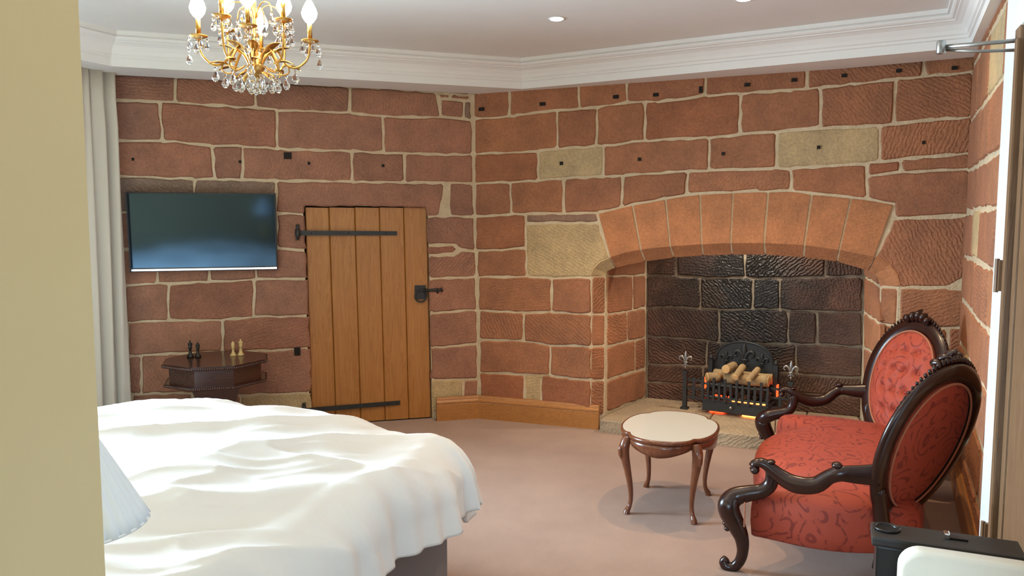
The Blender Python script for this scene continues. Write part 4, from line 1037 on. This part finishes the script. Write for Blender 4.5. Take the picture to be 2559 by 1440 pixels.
# upper tier of short looped arms carrying drops
for k in range(6):
    a = 2*PI*k/6+.25; ca_, sa_ = math.cos(a), math.sin(a)
    MB().tube(smooth_path([(r*ca_, r*sa_, z) for r, z in ((.006, .12), (.04, .17), (.085, .165), (.10, .13))], 5), .0025, 6).build('upper_arm', M_GOLD, ch, True)
    copy_part(beadm, (.10*ca_, .10*sa_, .122)); copy_part(dropm, (.10*ca_, .10*sa_, .115), 1.1)

# ------------------------------------------------------------------ oval side table
tb = at_z(1671, 1260, 0)
st_ = thing('side_table', 'small oval table with cream scalloped top and curved walnut legs on the carpet', 'table', (tb.x, tb.y, 0), ROTZ)
def scallop(a, b, n=96, amp=.06):
    out = []
    for k in range(n):
        t = 2*PI*k/n; m_ = 1 + amp*math.cos(4*t+PI)*-1*0 + amp*(abs(math.cos(2*t))**.6) - amp*.6*(math.exp(-((abs(((t/(PI/4)) % 2)-1))/.14)**2))
        ce, se = math.cos(t), math.sin(t)
        out.append((a*m_*math.copysign(abs(ce)**.9, ce), b*m_*math.copysign(abs(se)**.9, se)))
    return out
TH = .468
def scaled(o, k): return [(x*k, y*k) for x, y in o]
oc = scallop(.255, .335)
MB().prism(scaled(oc, .965), TH-.008, TH).build('cream_top', M_TABLETOP, st_)
rimm = MB(); n_ = len(oc); rings = [(1.0, TH-.022), (1.012, TH-.014), (1.005, TH-.002), (.985, TH+.001), (.962, TH-.003), (.962, TH-.02)]
rv = [Vector((x*k, y*k, z)) for k, z in rings for x, y in oc]
rimm.add(rv, [(r2*n_+i, r2*n_+(i+1) % n_, ((r2+1) % 6)*n_+(i+1) % n_, ((r2+1) % 6)*n_+i) for r2 in range(6) for i in range(n_)]).build('rim', M_WALNUT, st_, True)
ap = MB(); av = []
for k, (sx, z) in enumerate(((.97, TH-.02), (.985, TH-.045), (.965, None), (.92, None), (.92, TH-.02))):
    for i, (x, y) in enumerate(oc):
        t = 2*PI*i/n_; zz = z if z is not None else TH-.085 + .028*abs(math.sin(2*t))**1.5*1.0 - .012*abs(math.cos(2*t))
        av.append(Vector((x*sx, y*sx, zz)))
ap.add(av, [(r2*n_+i, r2*n_+(i+1) % n_, ((r2+1) % 5)*n_+(i+1) % n_, ((r2+1) % 5)*n_+i) for r2 in range(5) for i in range(n_)]).build('apron', M_WALNUT, st_, True)
for sx in (-1, 1):
    for sy in (-1, 1):
        d_ = Vector((sx*.68, sy*.73, 0)); B_ = Vector((sx*.165, sy*.215, 0))
        pr_ = [(.035, TH-.03), (.052, TH-.075), (.050, TH-.13), (.030, .25), (.012, .16), (.006, .09), (.014, .045), (.030, .018), (.036, .0)]
        pts = smooth_path([B_+d_*o+Vector((0, 0, z)) for o, z in pr_], 5)
        lg = MB().tube(pts, lerp_list([.026,.030,.027,.020,.0155,.0125,.0125,.017,.019], len(pts)), 10, up=d_).build('leg', M_WALNUT, st_, True)
        MB().tube(smooth_path([B_+d_*(o+.022)+Vector((0, 0, z)) for o, z in ((.035, TH-.055), (.056, TH-.085), (.056, TH-.12), (.046, TH-.15))], 4), lerp_list([.008,.014,.013,.004], 13), 8).build('carved_knee', M_WALNUT, lg, True)

# ------------------------------------------------------------------ settee
F0 = at_z(1842, 1428, 0); SO = F0 + E2*.84
se = thing('settee', 'carved mahogany two-seat settee with red damask seat and twin oval buttoned backs', 'settee', (SO.x, SO.y, 0), ROTZ)
# local x: towards the wall (depth), local y: along its length, near end is -y
def front_w(y):                                       # serpentine front
    a = abs(y)/.84
    return .02 + .16*math.exp(-((a-.62)/.22)**2) - .03*math.exp(-(a/.3)**2) + .02*(a > .95)
oln = []
for k in range(41):
    y = -.80 + 1.6*k/40; oln.append(Vector((front_w(y), y, 0)))
for k in range(1, 12):
    t = k/12; oln.append(Vector((.10+.62*t, .80 + .06*math.sin(PI*t) - .06*t, 0)))
for k in range(21):
    y = .74 - 1.48*k/20; oln.append(Vector((.76 + .06*(1-(y/.74)**2), y, 0)))
for k in range(1, 12):
    t = 1-k/12; oln.append(Vector((.10+.62*t, -(.80 + .06*math.sin(PI*t) - .06*t), 0)))
cen = Vector((.42, 0, 0)); nl = len(oln)
ringsS = [(.965, .165), (1.0, .175), (1.012, .23), (1.01, .29), (.995, .335), (.965, .362), (.90, .382), (.78, .398), (.6, .410), (.4, .416), (.2, .419), (.0, .42)]
sv = []
for k, z in ringsS:
    for p in oln:
        # squeeze towards the lengthwise spine rather than to one point
        sp = Vector((cen.x, max(-.55, min(.55, p.y*.72)), 0)); q = sp + (p-sp)*k
        sv.append(Vector((q.x, q.y*(1.0 if k > .9 else 1.0), z + (.0 if z > .22 else -.02*math.cos(p.y*6)))))
sfc = [(r2*nl+i, r2*nl+(i+1) % nl, (r2+1)*nl+(i+1) % nl, (r2+1)*nl+i) for r2 in range(len(ringsS)-1) for i in range(nl)]
sfc.append(tuple(range(nl)))
for p_ in range(len(sv)-nl, len(sv)): sv[p_] = Vector((cen.x, sv[p_].y, .42))
seat = mesh('seat', sv, sfc, M_DAMASK, se, True)
for s in (-1, 1):
    # front leg with its sweeping arm support
    pr_ = [(-.050,.052),(-.062,.030),(-.045,.012),(-.015,.018),(.010,.05),(.022,.10),(.016,.16),(-.010,.22),(-.040,.275),(-.046,.315),(-.020,.35),(.04,.375),(.10,.395),(.135,.43),(.142,.475),(.135,.50)]
    pts = smooth_path([(x, s*(.835 - .02*(z > .34)), z) for x, z in pr_], 4)
    lg = MB().tube(pts, [(a*1.15, a) for a in lerp_list([.016,.020,.022,.021,.021,.023,.029,.038,.044,.044,.039,.034,.030,.028,.026,.024], len(pts))], 12, up=(0, 1, 0)).build('front_leg', M_MAHOG, se, True)
    kn = MB()
    for k in range(7):
        kn.ball((-.072+.012*abs(k-3)*.6, s*.835, .20+.024*k), (.016, .020, .014), 5)
    kn.build('carved_knee', M_MAHOG, lg, True)
    kn = MB()
    for k in range(14):
        t = k/13; kn.ball((.03+.0*t, s*(.835+.035), .235+.11*t), .0045, 4)
    kn.build('nail_trim', M_CORD, lg, True)
    # oval back
    ang = R(40)*s
    C_ = Vector((.765, s*.72, .665))
    h = Vector((math.sin(R(40))*1.0, 1.0*math.cos(R(40)), 0)) if s < 0 else Vector((-math.sin(R(40)), math.cos(R(40)), 0))
    nf = Vector((-h.y, h.x, 0))                     # faces the sitter
    if nf.x > 0: nf = -nf
    ln_ = R(18); vdir = Vector((0, 0, 1))*math.cos(ln_) - nf*math.sin(ln_); nrm_ = nf*math.cos(ln_) + Vector((0, 0, 1))*math.sin(ln_)
    def ov_pt(t, a, b, w=0.0):
        c_, s_2 = math.cos(t), math.sin(t); wd = a*(1+.10*s_2)
        return C_ + h*(wd*c_) + vdir*(b*s_2) + nrm_*w
    na = 56
    rp_ = [ov_pt(2*PI*k/na, .262, .355) for k in range(na)]
    fr_ = MB().tube(rp_, [(.024, .047)]*na, 12, True, up=[(p-C_).normalized() for p in rp_]).build('back_frame', M_MAHOG, se, True)
    MB().tube([ov_pt(2*PI*k/na, .222, .315, .026) for k in range(na)], .006, 6, True).build('front_piping', M_CORD, fr_, True)
    MB().tube([ov_pt(2*PI*k/na, .222, .315, -.024) for k in range(na)], .005, 6, True).build('rear_piping', M_CORD, fr_, True)
    # carved crest and beads along the upper rim
    cr = MB()
    for k in range(29):
        t = PI*(.18 + .64*k/28); d = abs(k-14)/14; sz = .005 + .009*(1-d)**1.5
        cr.ball(ov_pt(t, .300+.010*(1-d), .395+.022*(1-d), .010), (sz, sz, sz*1.3), 5)
    for k in (-2, -1, 0, 1, 2):
        t = PI/2 + k*.10; p0 = ov_pt(t, .29, .385, .02); p1 = ov_pt(t+k*.03, .33, .455-.018*abs(k), .012)
        cr.tube(smooth_path([p0, (p0+p1)/2+nrm_*.022, p1], 4), lerp_list([.016,.022,.006], 9), 8)
    cr.build('carved_crest', M_MAHOG, fr_, True)
    btn = []
    for rr_, yy in ((3, .19), (4, .065), (3, -.06), (2, -.185)):
        for k in range(rr_): btn.append(((k-(rr_-1)/2)*.088, yy))
    def dome(a, b, depth, sgn, tuft):
        v = []; f = []; nr, nt_ = 34, 80
        for i in range(nr+1):
            r0 = i/nr
            for k in range(nt_):
                t = 2*PI*k/nt_; x = a*r0*math.cos(t)*(1+.10*math.sin(t)*r0); y = b*r0*math.sin(t); w = depth*(1-r0**2.6)**.6 if r0 < 1 else 0
                if tuft:
                    for bx, by in btn:
                        dd = math.hypot(x-bx, y-by); w -= .034*math.exp(-(dd/.022)**2)
                    w += .006*math.sin(x*70)*math.sin(y*50)*(1-r0)
                v.append(C_ + h*x + vdir*y + nrm_*(sgn*w + sgn*.008))
        for i in range(nr):
            for k in range(nt_): f.append((i*nt_+k, i*nt_+(k+1) % nt_, (i+1)*nt_+(k+1) % nt_, (i+1)*nt_+k))
        return v, f
    v, f = dome(.228, .322, .060, 1, True); bp_ = mesh('buttoned_pad', v, f, M_DAMASK, se, True)
    for bx, by in btn:
        rr0 = math.hypot(bx/.228, by/.322); MB().ball(C_+h*bx+vdir*by+nrm_*(.060*(1-rr0**2.6)**.6-.022), .010, 6).build('button', M_DAMASK, bp_, True)
    v, f = dome(.228, .322, .014, -1, False); mesh('rear_pad', v, f, M_DAMASK, se, True)
    # arm
    ao = ov_pt(PI if s < 0 else 0.0, .275, .36); ao = ov_pt((PI+.30) if s < 0 else (-.30), .262, .355)
    ap_ = [(.075, s*.845, .490), (.060, s*.845, .520), (.090, s*.845, .537), (.125, s*.845, .525), (.18, s*.855, .487), (.25, s*.875, .465), (.33, s*.89, .478), (.385, s*.90, .525), (.43, s*.91, .548), (.50, (s*.91+ao.y)/2, .550), (ao.x, ao.y, .555)]
    pts = smooth_path(ap_, 4)
    ar = MB().tube(pts, [(a, b) for a, b in zip(lerp_list([.020,.024,.026,.028,.030,.032,.030,.026,.024,.024,.024], len(pts)), lerp_list([.016,.020,.022,.026,.036,.042,.038,.032,.034,.042,.05], len(pts)))], 12, up=(0, 0, 1)).build('arm', M_MAHOG, se, True)
    for c_, r3 in (((.415, s*.905, .583), (.024, .026, .016)), ((.138, s*.845, .547), (.020, .024, .010)), ((.068, s*.845, .502), (.022, .036, .022))):
        MB().ball(c_, r3, 7).build('carved_knuckle', M_MAHOG, ar, True)
    # rear leg, from the oval frame down
    b0 = ov_pt(-PI/2, .262, .355)
    rl = smooth_path([ov_pt(-PI/2+s*.5, .262, .355), b0+Vector((0, 0, -.06)), Vector((b0.x+.01, s*.70, .16)), Vector((b0.x+.06, s*.70, .02)), Vector((b0.x+.075, s*.70, .0))], 4)
    MB().tube(rl, lerp_list([.03,.032,.026,.02,.02], len(rl)), 10).build('rear_leg', M_MAHOG, se, True)
    p0 = ov_pt(PI if s < 0 else 0, .262, .355)
    MB().tube(smooth_path([ov_pt((PI+.55) if s < 0 else -.55, .262, .355), Vector((.60, s*.80, .36)), Vector((.62, s*.77, .20)), Vector((.60, s*.775, .09))], 4), lerp_list([.03,.036,.036,.028], 13), 10).build('back_post', M_MAHOG, se, True)
# low centre back
cbv = []; 
mb_ = MB(); pts = [(.80 + .03*(1-(y/.45)**2), y, .58+.03*(1-(y/.45)**2)) for y in [-.46+.92*k/16 for k in range(17)]]
mb_.tube(pts, [(.02, .026)]*17, 10, up=(0, 0, 1)).build('centre_rail', M_MAHOG, se, True)
pv = []; 
for j in range(9):
    for i in range(17):
        y = -.46+.92*i/16; z = .38+.21*j/8; pv.append(Vector((.77 + .03*(1-(y/.45)**2) + .05*j/8 - .03*math.sin(PI*j/8), y, z)))
cbk = mesh('centre_pad', pv, [(j*17+i, j*17+i+1, (j+1)*17+i+1, (j+1)*17+i) for j in range(8) for i in range(16)], M_DAMASK, se, True)
s3 = cbk.modifiers.new('t', 'SOLIDIFY'); s3.thickness = .03

# ------------------------------------------------------------------ black cabinet and cream chair by the lobby wall
k0 = at_z(2176, 1318, .75); k1 = at_z(2192, 1345, .75)
kc = rm(.115, 2.395)
cab = thing('slim_cabinet', 'slim black cabinet with a round recess in its top behind the cream chair', 'cabinet', kc, ROTZ)
KZ = .75
MB().rbox((0, -.0, 0), (.375, .105, KZ-.03), .006).build('body', M_BLACK, cab)
MB().rbox((-.012, -.012, KZ-.03), (.38, .115, KZ), .008).build('top', M_BLACKTOP, cab)
MB().lathe([(.030,.0),(.036,.003),(.036,.008),(.031,.009),(.027,.004),(.027,.001)], 24, None, (.03, .062, KZ-.001)).build('recess_ring', M_BLACK, cab, True)
MB().lathe([(.026,.0),(.026,.002)], 24, None, (.03, .062, KZ)).build('recess_disc', M_DARK, cab)
kn2 = MB().rbox((.175, .045, KZ), (.190, .075, KZ+.016), .003); kn2.build('silver_catch', M_CHROME, cab)
MB().rbox((.19, .05, KZ), (.235, .07, KZ+.006), .002).build('catch_plate', M_BLACK, cab)

cc = rm(.325, 2.22)
chair = thing('cream_chair', 'cream padded chair with rounded back standing before the slim black cabinet', 'chair', cc, ROTZ)
bo_ = []
def rrect(w, h, r, n=8):
    out = []
    for (cx_, cy_, a0) in ((w-r, h-r, 0), (-w+r, h-r, PI/2), (-w+r, -h+r, PI), (w-r, -h+r, 3*PI/2)):
        for k in range(n+1): t = a0+PI/2*k/n; out.append((cx_+r*math.cos(t), cy_+r*math.sin(t)))
    return out
rr1 = rrect(.165, .19, .055); nr1 = len(rr1)
vv = []
for k, y in ((.90, -.030), (.97, -.027), (1.0, -.018), (1.0, .012), (.97, .021), (.90, .024)):
    for x, z in rr1: vv.append(Vector((x*k if k == 1 else x - math.copysign((1-k)*.12, x), y, .61 + (z if k == 1 else z-math.copysign((1-k)*.12, z)))))
ffc = [(r2*nr1+i, r2*nr1+(i+1) % nr1, (r2+1)*nr1+(i+1) % nr1, (r2+1)*nr1+i) for r2 in range(5) for i in range(nr1)] + [tuple(range(nr1))[::-1], tuple(5*nr1+i for i in range(nr1))]
mesh('backrest', vv, ffc, M_CREAM, chair, True)
MB().rbox((-.165, -.37, .38), (.165, .02, .45), .025).build('seat', M_CREAM, chair, True)
for x in (-.14, .14):
    for y in (-.34, -.02): MB().tube([(x*1.03, y*1.03, 0), (x, y, .40)], [.012, .018], 8).build('leg', M_BLACK, chair, True)
